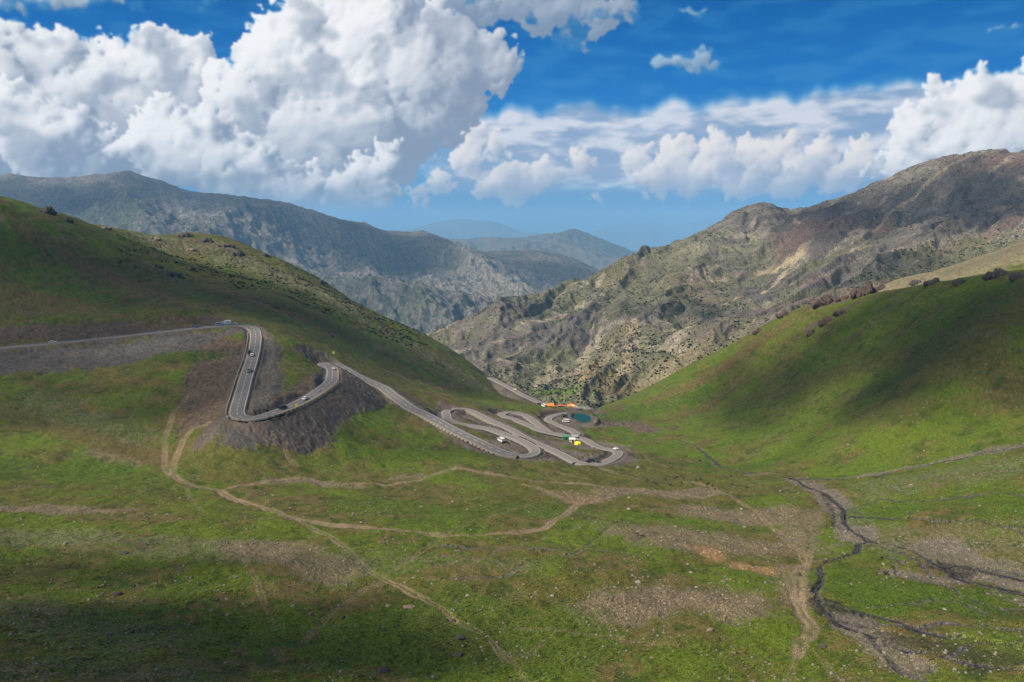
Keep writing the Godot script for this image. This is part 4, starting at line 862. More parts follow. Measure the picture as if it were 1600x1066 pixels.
# ---------------------------------------------------------------- far mountains
var rock_field: Field
var left_field: Field
var mid_field: Field
var far_field: Field
var far_range_field: Field
var n_gully := noise(31, 230.0, 3, FastNoiseLite.TYPE_SIMPLEX_SMOOTH, FastNoiseLite.FRACTAL_RIDGED)
var n_rib := noise(32, 62.0, 3, FastNoiseLite.TYPE_SIMPLEX_SMOOTH, FastNoiseLite.FRACTAL_RIDGED)
var n_rough := noise(33, 26.0, 4)
var n_zone := noise(34, 420.0, 3)
var n_shrub := noise(35, 11.0, 2)
var n_vein := noise(36, 60.0, 3)
var n_spur := noise(37, 1300.0, 4, FastNoiseLite.TYPE_SIMPLEX_SMOOTH, FastNoiseLite.FRACTAL_RIDGED)
var n_fine := noise(38, 120.0, 5, FastNoiseLite.TYPE_SIMPLEX_SMOOTH, FastNoiseLite.FRACTAL_RIDGED)


func rock_at(x: float, z: float) -> PackedFloat32Array:
	# along the fall of the slope (towards the left and the viewer) the relief is drawn out into ribs and gullies
	var sway := n_rough.get_noise_2d(x * 0.2, z * 0.2) * 40.0
	var share := smoothstep(80.0, 650.0, x + 0.6 * sway)
	var s := x * 0.93 + z * 0.36 + sway
	var t := z * 0.93 - x * 0.36
	var s2 := x * 0.6 + z * 0.8 + sway
	var t2 := z * 0.6 - x * 0.8
	var gully := lerpf(n_gully.get_noise_2d(s, t * 0.24), n_gully.get_noise_2d(s2 + 5000.0, t2 * 0.24), share)
	var rib := lerpf(n_rib.get_noise_2d(s, t * 0.22), n_rib.get_noise_2d(s2 + 5000.0, t2 * 0.22), share)
	var rough := n_rough.get_noise_2d(x, z)
	var h := rock_field.at(x, z)
	var calm := 1.0 - 0.55 * smoothstep(1900.0, 2250.0, sqrt(x * x + z * z))
	h += ((gully - 0.25) * 34.0 + (rib - 0.2) * 9.0) * calm + rough * 1.5
	var zone := n_zone.get_noise_2d(x, z)
	var vein := lerpf(n_vein.get_noise_2d(s * 1.5, t * 0.2), n_vein.get_noise_2d(s2 * 1.5 + 5000.0, t2 * 0.2), share)
	var c := Color(0.165, 0.147, 0.122).lerp(Color(0.235, 0.21, 0.165), smoothstep(-0.3, 0.35, zone + rough * 0.4))
	c = c.lerp(Color(0.115, 0.1, 0.09), smoothstep(-0.05, 0.45, rib * 0.6 + rough * 0.4 - zone * 0.5) * 0.85)
	c = c.lerp(Color(0.19, 0.125, 0.1), smoothstep(0.2, 0.45, n_zone.get_noise_2d(x * 1.6 + 900.0, z * 1.6) + rough * 0.2) * 0.7)
	var green := smoothstep(0.0, 0.35, -gully * 0.35 + zone * 0.55 + n_vein.get_noise_2d(x, z) * 0.4 - clampf((h - 150.0) / 260.0, -0.3, 0.5))
	c = c.lerp(Color(0.125, 0.13, 0.055), green * 0.65)
	c = c.lerp(Color(0.4, 0.345, 0.25), smoothstep(0.15, 0.5, vein - gully * 0.3 + rough * 0.2) * 0.55)
	c = c.lerp(Color(0.04, 0.05, 0.026), smoothstep(0.34, 0.46, n_shrub.get_noise_2d(x, z) + zone * 0.2 - vein * 0.25) * 0.5)
	for p: Array in ROCK_PATCHES:
		var line: Array = p[3]
		var d := 1e9
		for i in maxi(line.size() - 1, 1):
			d = minf(d, Geometry2D.get_closest_point_to_segment(Vector2(x, z), line[i], line[mini(i + 1, line.size() - 1)]).distance_to(Vector2(x, z)))
		if d < p[1] * 2.2:
			c = c.lerp(KIND_COLOR[p[0]], (1.0 - smoothstep(0.5, 1.2, d / p[1] + rough * 1.1 + rib * 0.3)) * p[2])
	c = c * (1.14 + rough * 0.3 + 0.18 * n_fleck.get_noise_2d(x * 0.7, z * 0.7))
	return PackedFloat32Array([h, 0, c.r, c.g, c.b])


func left_at(x: float, z: float) -> PackedFloat32Array:
	var s := x * 0.9 - z * 0.42
	var t := x * 0.42 + z * 0.9
	var spur := n_spur.get_noise_2d(s, t * 0.45)
	var fine := n_fine.get_noise_2d(x, z)
	var h := left_field.at(x, z) + ((spur - 0.25) * 160.0 + (fine - 0.2) * 34.0) * (1.0 - 0.75 * smoothstep(4600.0, 5100.0, sqrt(x * x + z * z)))
	var zone := n_zone.get_noise_2d(x * 0.25, z * 0.25)
	var c := Color(0.14, 0.13, 0.115).lerp(Color(0.23, 0.205, 0.17), smoothstep(-0.3, 0.4, zone + fine * 0.5))
	c = c.lerp(Color(0.07, 0.085, 0.05), smoothstep(-0.1, 0.35, n_gully.get_noise_2d(x * 0.5, z * 0.5) * -0.4 + zone * -0.5) * 0.7)
	c = c.lerp(Color(0.05, 0.06, 0.035), smoothstep(0.1, 0.4, n_shrub.get_noise_2d(x * 0.45, z * 0.45)) * 0.6)
	return PackedFloat32Array([h, 0, c.r, c.g, c.b])


func mid_at(x: float, z: float) -> PackedFloat32Array:
	var spur := n_spur.get_noise_2d(x * 0.45, z * 0.45)
	var h := mid_field.at(x, z) + ((spur - 0.25) * 230.0 + (n_fine.get_noise_2d(x * 0.4, z * 0.4) - 0.2) * 60.0) * (1.0 - 0.5 * smoothstep(9200.0, 10800.0, sqrt(x * x + z * z)))
	var c := Color(0.15, 0.13, 0.1).lerp(Color(0.1, 0.1, 0.06), smoothstep(-0.2, 0.3, n_zone.get_noise_2d(x * 0.15, z * 0.15)))
	return PackedFloat32Array([h, 0, c.r, c.g, c.b])


func far_at(x: float, z: float) -> PackedFloat32Array:
	var h := far_field.at(x, z) + (n_spur.get_noise_2d(x * 0.2, z * 0.2) - 0.25) * 420.0
	return PackedFloat32Array([h, 0, 0.14, 0.13, 0.1])


func far_range_at(x: float, z: float) -> PackedFloat32Array:
	var h := far_range_field.at(x, z) + (n_spur.get_noise_2d(x * 0.14, z * 0.14) - 0.25) * 700.0
	return PackedFloat32Array([h, 0, 0.16, 0.15, 0.13])


# ---------------------------------------------------------------- the sky: air and clouds on a panorama
const PANO := Vector2i(4096, 2048)
const SKY_X0 := -39.0
const SKY_Y1 := 24.0
const SKY_W := 888
const SKY_H := 340
const PER_DEG := 4096.0 / 360.0
var sky_rows := []
var sky_heights := []  # one lattice of cloud bulk per layer
var sky_layers := []
var n_wide := noise(51, 3.4, 3)
var n_curl := noise(52, 0.9, 3)
var n_cauli := noise(53, 3.0, 3, FastNoiseLite.TYPE_CELLULAR)
var n_fray := noise(56, 0.5, 4)
var n_wisp := noise(54, 1.6, 5)
var n_bank := noise(55, 0.34, 5)


func air(el: float) -> Color:
	var stops := [[-90.0, Color(0.36, 0.55, 0.7)], [-1.0, Color(0.42, 0.63, 0.8)], [1.5, Color(0.33, 0.59, 0.8)], [4.0, Color(0.25, 0.555, 0.8)], [8.0, Color(0.09, 0.46, 0.755)], [12.0, Color(0.025, 0.39, 0.68)], [16.0, Color(0.0, 0.325, 0.6)], [45.0, Color(0.0, 0.26, 0.52)], [90.0, Color(0.0, 0.22, 0.47)]]
	for i in range(1, stops.size()):
		if el < stops[i][0]:
			var t: float = (el - stops[i - 1][0]) / (stops[i][0] - stops[i - 1][0])
			return stops[i - 1][1].lerp(stops[i][1], t)
	return stops[-1][1]


func generic_row(j: int) -> void:
	var out_ := PackedByteArray()
	out_.resize(1024 * 4)
	var el := 90.0 - (j + 0.5) / 512.0 * 180.0
	var sky := air(el)
	for i in 1024:
		var c := sky
		if el > 0.5:
			var a := deg_to_rad((i + 0.5) / 1024.0 * 360.0)
			var y := sin(deg_to_rad(el))
			var r := cos(deg_to_rad(el)) / (y + 0.12)
			var n := n_bank.get_noise_2d(r * sin(a) * 0.5, r * cos(a) * 0.5)
			var cover := smoothstep(0.06, 0.24, n)
			var lit := Color(0.93, 0.94, 0.96).lerp(Color(0.62, 0.66, 0.74), smoothstep(0.2, 0.5, n))
			c = c.lerp(lit, cover * smoothstep(0.5, 5.0, el))
		out_[i * 4] = int(255.0 * c.r)
		out_[i * 4 + 1] = int(255.0 * c.g)
		out_[i * 4 + 2] = int(255.0 * c.b)
		out_[i * 4 + 3] = 255
	sky_rows[j] = out_


func bulk_row(job: int) -> void:
	var layer: int = job / SKY_H
	var j: int = job % SKY_H
	var d: Dictionary = sky_layers[layer]
	var heads: Array = d.heads
	var out_ := PackedFloat32Array()
	out_.resize(SKY_W)
	var y := SKY_Y1 - (j + 0.5) / PER_DEG
	var near_heads := []
	for p: Vector3 in heads:
		if absf(y - p.y) < p.z * 1.6 + 1.2:
			near_heads.append(p)
	var warp: float = d.warp
	var rough: float = d.rough
	var flat: float = d.flat
	for i in SKY_W:
		var x := SKY_X0 + (i + 0.5) / PER_DEG
		var wx := x + (n_wide.get_noise_2d(x, y + 40.0 * layer) * 1.4 + n_curl.get_noise_2d(x, y) * 0.55) * warp
		var wy := y + (n_wide.get_noise_2d(x + 100.0, y) * 1.1 + n_curl.get_noise_2d(x, y + 77.0) * 0.5) * warp
		var h := -1.0
		for p: Vector3 in near_heads:
			var dx := wx - p.x
			var dy := (wy - p.y) * flat
			var q := p.z * (1.0 - (dx * dx + dy * dy) / (p.z * p.z))
			if q > h:
				h = q
		if h > -1.0:
			h += (-n_cauli.get_noise_2d(wx * d.scale, wy * d.scale) - 0.32) * rough + n_wisp.get_noise_2d(x * 2.0, y * 3.0) * d.wisp
		out_[i] = h
	sky_heights[job] = out_


func light_row(j: int) -> void:
	var out_ := PackedColorArray()
	out_.resize(SKY_W)
	var y := SKY_Y1 - (j + 0.5) / PER_DEG
	for i in SKY_W:
		var x := SKY_X0 + (i + 0.5) / PER_DEG
		var c := air(y)
		# high veil and distant layered bank
		var veil := smoothstep(-0.1, 0.5, n_wisp.get_noise_2d(x * 0.28, y * 1.1 + 30.0) + 0.1)
		var bank := smoothstep(-9.0, -2.5, x) * (smoothstep(0.6, 3.0, y) - smoothstep(6.4, 7.6, y + n_wide.get_noise_2d(x, 3.0) * 0.8 - x * 0.035))
		var strata := n_wisp.get_noise_2d(x * 0.2, y * 0.95) + 0.4 * n_wisp.get_noise_2d(x * 0.75, y * 2.2)
		if bank > 0.0:
			var tint := Color(0.6, 0.67, 0.78).lerp(Color(0.85, 0.86, 0.9), smoothstep(-0.25, 0.45, strata + (y - 5.0) * 0.08))
			c = c.lerp(tint, clampf(bank * (0.97 + 0.28 * strata), 0.0, 0.97))
		c = c.lerp(Color(0.62, 0.7, 0.82), 0.16 * veil * smoothstep(4.0, 9.0, y))
		var layer := 0
		for d: Dictionary in sky_layers:
			var row: PackedFloat32Array = sky_heights[layer * SKY_H + j]
			var h := row[i]
			if h > 0.0:
				var g := Vector2.ZERO
				for span: int in [1, 4, 10]:
					var up: PackedFloat32Array = sky_heights[layer * SKY_H + maxi(j - span, 0)]
					var dn: PackedFloat32Array = sky_heights[layer * SKY_H + mini(j + span, SKY_H - 1)]
					var gx := maxf(row[mini(i + span, SKY_W - 1)], -0.4) - maxf(row[maxi(i - span, 0)], -0.4)
					var gy := maxf(up[i], -0.4) - maxf(dn[i], -0.4)
					g += Vector2(gx, gy) * PER_DEG * 0.5 / span * (0.14 if span == 1 else 0.3 if span == 4 else 0.42)
				var nrm := Vector3(-g.x * 0.55, -g.y * 0.55, 1.0).normalized()
				var lam := clampf(nrm.dot(Vector3(-0.62, 0.56, 0.55)) * 0.72 + 0.36, 0.0, 1.0)
				# bulk that stands between here and the sun
				var shade := 0.0
				for k in [5, 10, 18, 28, 40, 56]:
					var ii: int = i - int(k * 0.72)
					var jj: int = j - int(k * 0.5)
					if ii >= 0 and jj >= 0:
						var o: PackedFloat32Array = sky_heights[layer * SKY_H + jj]
						shade = maxf(shade, (o[ii] - h - k / PER_DEG * 0.3) / (0.6 + k / PER_DEG * 0.5))
				shade = smoothstep(0.0, 1.0, shade)
				var base := smoothstep(d.base, d.base + d.rise, y + n_wide.get_noise_2d(x, y) * 1.5)
				var lit: float = lam * (1.0 - 0.7 * shade) * lerpf(0.5, 1.0, base) * d.bright
				lit *= 1.0 - d.dusk * smoothstep(d.dusk_x, d.dusk_x + 6.0, x)
				lit *= 1.0 - 0.42 * smoothstep(-0.05, 0.45, n_wide.get_noise_2d(x * 0.75 + 31.0, y * 0.9)) * smoothstep(0.3, 1.8, h)
				var tint: Color = d.dark.lerp(d.light, smoothstep(0.0, 1.08, lit + 0.05 * n_wisp.get_noise_2d(x, y)))
				h += n_fray.get_noise_2d(x, y) * d.fray
				var alpha: float = smoothstep(0.0, d.edge * (0.6 + 2.2 * smoothstep(-0.1, 0.5, n_wide.get_noise_2d(x * 1.2 - 60.0, y * 1.2))), h) * d.solid
				c = c.lerp(tint, alpha)
			layer += 1
		out_[i] = c
	sky_rows[j] = out_


func make_sky() -> PanoramaSkyMaterial:
	sky_rows.resize(512)
	parallel(generic_row, 512)
	var bytes := PackedByteArray()
	for r in sky_rows:
		bytes.append_array(r)
	var im := Image.create_from_data(1024, 512, false, Image.FORMAT_RGBA8, bytes)
	im.resize(PANO.x, PANO.y, Image.INTERPOLATE_CUBIC)
	var usual := {"warp": 1.0, "rough": 0.9, "flat": 1.0, "scale": 1.0, "wisp": 0.16, "fray": 0.5, "edge": 0.48, "solid": 1.0, "bright": 1.0, "base": 0.5, "rise": 6.0, "dusk": 0.0, "dusk_x": 0.0, "dark": Color(0.52, 0.58, 0.67), "light": Color(0.955, 0.955, 0.96)}
	for pair in [
		[HEADS_MID, {"scale": 2.0, "rough": 0.6, "edge": 0.35, "base": 1.2, "rise": 3.0, "solid": 0.92, "light": Color(0.95, 0.925, 0.91), "dark": Color(0.6, 0.66, 0.76), "warp": 0.7}],
		[HEADS_TOP, {"flat": 1.7, "rough": 0.7, "wisp": 0.6, "fray": 0.25, "edge": 1.5, "bright": 0.55, "base": 10.0, "light": Color(0.9, 0.9, 0.93), "solid": 0.93}],
		[HEADS_TOP_LEFT, {"flat": 2.2, "rough": 0.5, "wisp": 0.6, "fray": 0.2, "warp": 0.6, "edge": 1.6, "bright": 0.75, "solid": 0.85, "base": 8.0}],
		[HEADS_SMALL, {"flat": 2.0, "rough": 0.35, "wisp": 0.5, "fray": 0.15, "warp": 0.5, "edge": 1.6, "bright": 0.68, "base": 2.0, "solid": 0.75, "scale": 1.6}],
		[HEADS_LEFT, {"base": 3.0, "rise": 8.0}],
		[HEADS_TOWER, {"dusk": 0.3, "dusk_x": -9.0, "base": 1.0, "rise": 9.0}],
		[HEADS_LOW, {"base": 0.0, "rise": 4.5, "edge": 0.4}],
		[HEADS_RIGHT, {"base": -1.0, "rise": 5.0}],
	]:
		var d: Dictionary = usual.merged(pair[1], true)
		d.heads = pair[0]
		sky_layers.append(d)
	sky_heights.resize(SKY_H * sky_layers.size())
	parallel(bulk_row, SKY_H * sky_layers.size())
	sky_rows.resize(SKY_H)
	parallel(light_row, SKY_H)
	var ox := int((SKY_X0 + 360.0) * PER_DEG)
	var oy := int((90.0 - SKY_Y1) * PER_DEG)
	for j in SKY_H:
		var fy := clampf(minf(j, SKY_H - 1 - j) / 40.0, 0.0, 1.0)
		var r: PackedColorArray = sky_rows[j]
		for i in SKY_W:
			var f := minf(fy, clampf(minf(i, SKY_W - 1 - i) / 24.0, 0.0, 1.0))
			var x := (ox + i) % PANO.x
			im.set_pixel(x, oy + j, r[i] if f >= 1.0 else im.get_pixel(x, oy + j).lerp(r[i], f))
	var m := PanoramaSkyMaterial.new()
	m.panorama = ImageTexture.create_from_image(im)
	sky_rows.clear()
	sky_heights.clear()
	return m


# an added cloud casting shade: flat below, heaped above, thinning out to its edge
func shade_cloud_mesh(seed_: int, rx: float, rz: float, thick: float) -> ArrayMesh:
	var n := noise(seed_, 1.0, 5)
	n.fractal_gain = 0.6
	var st := SurfaceTool.new()
	st.begin(Mesh.PRIMITIVE_TRIANGLES)
	var rings := 22
	var around := 72
	for side in [1, -1]:
		var first := 0 if side == 1 else (rings + 1) * around
		for k in rings + 1:
			for a in around:
				var u := k / float(rings)
				var ang := TAU * a / around
				var px := cos(ang) * u
				var pz := sin(ang) * u
				var lump := n.get_noise_3d(px * 1.3, pz * 1.3, side * 3.0)
				var edge := u * 1.35 + n.get_noise_2d(px * 1.6 + 9.0, pz * 1.6) * 1.1
				var dome := sqrt(maxf(0.0, 1.0 - u * u))
				var y := dome * (0.34 if side == 1 else -0.08) + lump * dome * (0.2 if side == 1 else 0.06)
				st.set_color(Color(0.9, 0.9, 0.9, (1.0 - sqrt(1.0 - thick)) * (1.0 - smoothstep(0.35, 1.15, edge)) * (1.0 - smoothstep(0.85, 1.0, u))))
				st.add_vertex(Vector3(px * rx * 1.25, y * minf(rx, rz), pz * rz * 1.25))
		for k in rings:
			for a in around:
				var p := first + k * around + a
				var q := first + k * around + (a + 1) % around
				if side == 1:
					st.add_index(p); st.add_index(q); st.add_index(p + around)
					st.add_index(q); st.add_index(q + around); st.add_index(p + around)
				else:
					st.add_index(p); st.add_index(p + around); st.add_index(q)
					st.add_index(q); st.add_index(p + around); st.add_index(q + around)
	st.generate_normals()
	return st.commit()


func _ready() -> void:
	# ------------------------------------------------ view, air and light
	cam = Camera3D.new()
	cam.name = "camera"
	cam.fov = 45.9891
	cam.position = Vector3(0, EYE, 0)
	cam.rotation_degrees = Vector3(-8.7359, 0, 0)
	cam.near = 0.5
	cam.far = 90000.0
	add_child(cam)
	env = Environment.new()
	env.background_mode = Environment.BG_SKY
	env.sky = Sky.new()
	env.sky.sky_material = make_sky()
	env.tonemap_mode = Environment.TONE_MAPPER_LINEAR
	env.tonemap_exposure = 1.52
	env.background_energy_multiplier = 0.71
	env.sdfgi_enabled = true
	env.ssao_enabled = true
	env.ssil_enabled = true
	env.fog_enabled = true
	env.fog_density = 0.000068
	env.fog_light_color = Color(0.6, 0.83, 1.0)
	var we := WorldEnvironment.new()
	we.name = "environment"
	we.environment = env
	add_child(we)
	var sun := DirectionalLight3D.new()
	sun.name = "sun"
	sun.light_energy = 1.6
	sun.light_color = Color(1.0, 0.95, 0.87)
	sun.light_angular_distance = 0.5
	sun.shadow_enabled = true
	add_child(sun)
	sun.look_at_from_position(SUN_DIR * 100.0, Vector3.ZERO)
	build_land()
	build_shade_clouds()
	build_roads()
	build_objects()


func build_shade_clouds() -> void:  # added out of view, placed so their shadows darken chosen slopes
	var m := StandardMaterial3D.new()
	m.vertex_color_use_as_albedo = true
	m.transparency = BaseMaterial3D.TRANSPARENCY_ALPHA
	m.cull_mode = BaseMaterial3D.CULL_DISABLED
	m.roughness = 1.0
	m.metallic_specular = 0.0
	for i in SHADE_CLOUDS.size():
		var c: Array = SHADE_CLOUDS[i]
		var o := put("cloud_blocker", shade_cloud_mesh(700 + i, c[1], c[2], c[3]), m)
		o.position = c[0]
		tag(o, "unseen cumulus added overhead to shade the slopes below", "", "unseen clouds added over the valley", "structure")


func build_land() -> void:
	ground = field(NEAR_POINTS, -1000, -1500, 1000, 420, 12.0, 100.0)
	for r in ROADS.size():
		for i in ROADS[r].size() - 1:
			road_lines.add(ROADS[r][i], ROADS[r][i + 1], 5.2, r, 46.0)
	for p in PATCHES.size():
		var line: Array = PATCHES[p][3]
		for i in maxi(line.size() - 1, 1):
			var a: Vector2 = line[i]
			var b: Vector2 = line[mini(i + 1, line.size() - 1)]
			patch_lines.add(Vector3(a.x, 0, a.y), Vector3(b.x, 0, b.y), PATCHES[p][1], p, PATCHES[p][1] * 2.3 + 2.0)
	for s in STREAMS.size():
		for i in STREAMS[s][1].size() - 1:
			stream_lines.add(STREAMS[s][1][i], STREAMS[s][1][i + 1], STREAMS[s][0], s, STREAMS[s][0] * 3.0 + 1.0)
	var grain := grain_texture(61, 2048, 16.0, 0.42, 5)
	var near_mat := land_material(grain, 10.0)
	var s := sheet(ground_at, -45.0, 45.0, 1040, 66.0, 1000.0, 880, 1.0 / 45.0)
	var fine_az := s.az.duplicate()
	s.az.clear()
	for i in 26:
		s.az.append(deg_to_rad(-180.0 + 135.0 * i / 26.0))
	s.az.append_array(fine_az)
	for i in 26:
		s.az.append(deg_to_rad(45.0 + 135.0 * (i + 1) / 26.0))
	var rr := PackedFloat32Array()
	for i in 24:
		rr.append(4.0 * pow(66.0 / 4.0, i / 24.0))
	rr.append_array(s.rr)
	for i in 30:
		rr.append(1000.0 * pow(1.4, (i + 1) / 30.0))
	s.rr = rr
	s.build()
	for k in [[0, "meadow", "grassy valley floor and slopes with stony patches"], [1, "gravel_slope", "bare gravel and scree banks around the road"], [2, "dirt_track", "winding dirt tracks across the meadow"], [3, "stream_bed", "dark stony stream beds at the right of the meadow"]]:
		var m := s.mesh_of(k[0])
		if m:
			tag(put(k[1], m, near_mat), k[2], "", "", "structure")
	rock_field = field(ROCK_POINTS, -600, -3000, 1900, -700, 25.0, 300.0)
	left_field = field(LEFT_POINTS, -5200, -7600, 1700, -2200, 60.0, 1000.0)
	mid_field = field(MID_POINTS, -3500, -14500, 4500, -6800, 150.0, 3000.0)
	far_field = field(FAR_POINTS, -8000, -33000, 6000, -17000, 400.0, 8000.0)
	far_range_field = field(FAR_RANGE_POINTS, -2000, -46000, 20000, -27000, 600.0, 10000.0)
	var coarse := grain_texture(62, 512, 14.0, 0.6)
	var rock_mat := land_material(coarse, 60.0)
	var rs := sheet(rock_at, -6.5, 40.0, 620, 880.0, 2750.0, 470, 1.0 / 140.0)
	rs.build()
	tag(put("rocky_mountain", rs.mesh_of(0, true), rock_mat), "brown rocky mountain with scrub and scree right of the gorge", "", "", "structure")
	var far_mat := land_material(coarse, 90.0)
	var ls := sheet(left_at, -40.0, 12.0, 420, 2500.0, 7000.0, 300, 1.0 / 600.0)
	ls.build()
	tag(put("distant_mountain", ls.mesh_of(0, true), far_mat), "bluish mountain ridge behind the left slope", "", "", "structure")
	var ms := sheet(mid_at, -10.0, 17.0, 240, 7400.0, 13500.0, 110, 1.0 / 900.0)
	ms.build()
	tag(put("far_ridge", ms.mesh_of(0, true), far_mat), "blue ridge closing the end of the valley", "", "", "structure")
	var fs := sheet(far_at, -14.0, 9.0, 160, 18500.0, 31500.0, 60, 1.0 / 3000.0)
	fs.build()
	tag(put("farthest_mountain", fs.mesh_of(0, true), far_mat), "pale blue peak on the horizon", "", "", "structure")
	var gs := sheet(far_range_at, 0.0, 26.0, 160, 29500.0, 44000.0, 50, 1.0 / 3000.0)
	gs.build()
	tag(put("horizon_range", gs.mesh_of(0, true), far_mat), "faint hazy range on the horizon", "", "", "structure")


# ---------------------------------------------------------------- roads and water
var road_paths := []  # every road as points 2 m apart


func ribbon(st: SurfaceTool, path: PackedVector3Array, offsets: Array, drops: Array, uv_scale := 0.15) -> void:
	# a strip along the path whose cross-section is given from left to right
	var n := offsets.size()
	var first := 0
	var along := 0.0
	for i in path.size():
		var dir := (path[mini(i + 1, path.size() - 1)] - path[maxi(i - 1, 0)])
		dir.y = 0.0
		dir = dir.normalized()
		var right := Vector3(-dir.z, 0, dir.x)
		if i > 0:
			along += path[i].distance_to(path[i - 1])
		for k in n:
			st.set_uv(Vector2(offsets[k], along) * uv_scale)
			st.add_vertex(path[i] + right * offsets[k] + Vector3(0, drops[k], 0))
	for i in path.size() - 1:
		for k in n - 1:
			var a := first + i * n + k
			st.add_index(a); st.add_index(a + n); st.add_index(a + 1)
			st.add_index(a + 1); st.add_index(a + n); st.add_index(a + n + 1)


func strip(path: PackedVector3Array, offsets: Array, drops: Array, uv_scale := 0.15) -> ArrayMesh:
	var st := SurfaceTool.new()
	st.begin(Mesh.PRIMITIVE_TRIANGLES)
	st.set_smooth_group(-1)
	ribbon(st, path, offsets, drops, uv_scale)
	st.generate_normals()
	return st.commit()


func spline(points: Array, step: float) -> PackedVector3Array:
	var c := Curve3D.new()
	c.bake_interval = step
	for i in points.size():
		var t: Vector3 = (points[mini(i + 1, points.size() - 1)] - points[maxi(i - 1, 0)]) / 6.0
		c.add_point(points[i], -t, t)
	return c.get_baked_points()


func nearest_on_road(p: Vector2) -> Array:
	var best := 1e18
	var found := [0, 0]
	for r in road_paths.size():
		for i in road_paths[r].size():
			var d := Vector2(road_paths[r][i].x, road_paths[r][i].z).distance_squared_to(p)
			if d < best:
				best = d
				found = [r, i]
	return found


func build_roads() -> void:
	var asphalt := land_like(Color(0.17, 0.163, 0.16), 63)
	var dusty := land_like(Color(0.23, 0.212, 0.19), 66)
	var white := paint(Color(0.42, 0.4, 0.36), 0.8)
	var faded := paint(Color(0.32, 0.3, 0.26), 0.85)
	var yellow := paint(Color(0.42, 0.31, 0.15), 0.8)
	var names := ["asphalt road from the left through the first two hairpins", "asphalt road through the middle switchback loop", "asphalt road through the lower switchback loop", "asphalt road curving past the pond", "road leaving along the gorge behind the tents"]
	for r in ROADS.size():
		var path := spline(ROADS[r], 2.0)
		road_paths.append(path)
		var wide := 3.5 if r == 0 else 2.55
		var o := put("road", strip(path, [-wide - 0.6, -wide, 0.0, wide, wide + 0.6], [-0.5, 0.02, 0.07, 0.02, -0.5]), asphalt if r == 0 else dusty)
		tag(o, names[r], "", "", "structure")
		put("edge_line", strip(path, [-wide + 0.32, -wide + 0.58], [0.036, 0.041]), white if r == 0 else faded, o)
		put("edge_line", strip(path, [wide - 0.58, wide - 0.32], [0.041, 0.036]), yellow if r == 0 else faded, o)
		if r == 0:
			var st := SurfaceTool.new()
			st.begin(Mesh.PRIMITIVE_TRIANGLES)
			var at := 0
			var i := 0
			while i + 2 < path.size():
				for k in 3:
					var dir := (path[i + mini(k, 1) + 1] - path[i + mini(k, 1)]).normalized()
					var right := Vector3(-dir.z, 0, dir.x)
					for s in [-0.13, 0.13]:
						st.set_normal(Vector3.UP)
						st.add_vertex(path[i + k] + right * s + Vector3(0, 0.085, 0))
				for k in 2:
					st.add_index(at + k * 2); st.add_index(at + k * 2 + 2); st.add_index(at + k * 2 + 1)
					st.add_index(at + k * 2 + 1); st.add_index(at + k * 2 + 2); st.add_index(at + k * 2 + 3)
				at += 6
				i += 4
			put("centre_line", st.commit(), white, o)
	# low masonry walls along the outer edges
	var stone := land_like(Color(0.36, 0.31, 0.23), 64)
	var block := rounded_box(Vector3(0.5, 0.8, 2.3), 0.05)
	var runs := [[0, 2, 1.0, "pale parapet along the left edge of the straight descent"], [2, 4, 1.0, "pale parapet of the lower half of the straight descent"], [4, 5, 1.0, "short pale parapet round the first hairpin"], [6, 8, 1.0, "pale parapet below the long descent to the gravel lot"], [8, 9, 1.0, "pale parapet at the edge of the gravel lot"], [10, 11, 1.0, "short pale parapet on the middle switchback loop"], [12, 14, 1.0, "low pale kerb wall along the curving lower leg"], [15, 16, 1.0, "pale kerb wall below the second hairpin"]]
	for run in runs:
		var a := nearest_on_road(WALLS[run[0]])
		var b := nearest_on_road(WALLS[run[1]])
		if a[0] != b[0]:
			continue
		var path: PackedVector3Array = road_paths[a[0]]
		var i0 := mini(a[1], b[1])
		var i1 := maxi(a[1], b[1])
		var o := Node3D.new()
		o.name = "parapet_wall"
		add_child(o, true)
		o.position = path[i0]
		tag(o, run[3], "wall", "roadside parapets")
		var walked := 0.0
		for i in range(i0, i1):
			walked += path[i].distance_to(path[i + 1])
			if walked < 2.75:
				continue
			walked = 0.0
			var dir := (path[i + 1] - path[i]).normalized()
			var right := Vector3(-dir.z, 0, dir.x).normalized()
			var w := put("block", block, stone, o)
			# the side that falls away
			w.transform = Transform3D(Basis.looking_at(dir), path[i] - o.position + right * run[2] * 4.75 + Vector3(0, 0.2, 0))
	# the pond and the streams
	var teal := paint(Color(0.004, 0.05, 0.052), 0.35)
	teal.metallic_specular = 0.12
	var st := SurfaceTool.new()
	st.begin(Mesh.PRIMITIVE_TRIANGLES)
	for i in 40:
		for k in [0, i, i + 1]:
			var a: float = TAU * k / 40.0
			st.set_normal(Vector3.UP)
			st.add_vertex(Vector3.ZERO if k == 0 and i != 0 or (i == 0 and k == 0) else Vector3(cos(a) * pond_reach.x * 1.12, 0, sin(a) * pond_reach.y * 1.12))
	st = SurfaceTool.new()
	st.begin(Mesh.PRIMITIVE_TRIANGLES)
	for i in 40:
		var a := TAU * i / 40.0
		var b := TAU * (i + 1) / 40.0
		for v in [Vector3.ZERO, Vector3(cos(a) * pond_reach.x, 0, sin(a) * pond_reach.y) * 1.14, Vector3(cos(b) * pond_reach.x, 0, sin(b) * pond_reach.y) * 1.14]:
			st.set_normal(Vector3.UP)
			st.add_vertex(v)
	var pond := put("pond", st.commit(), teal)
	pond.position = pond_at
	tag(pond, "small teal pond on the gravel terrace below the tents", "", "", "structure")
	var water := paint(Color(0.03, 0.031, 0.03), 0.3)
	water.metallic_specular = 0.35
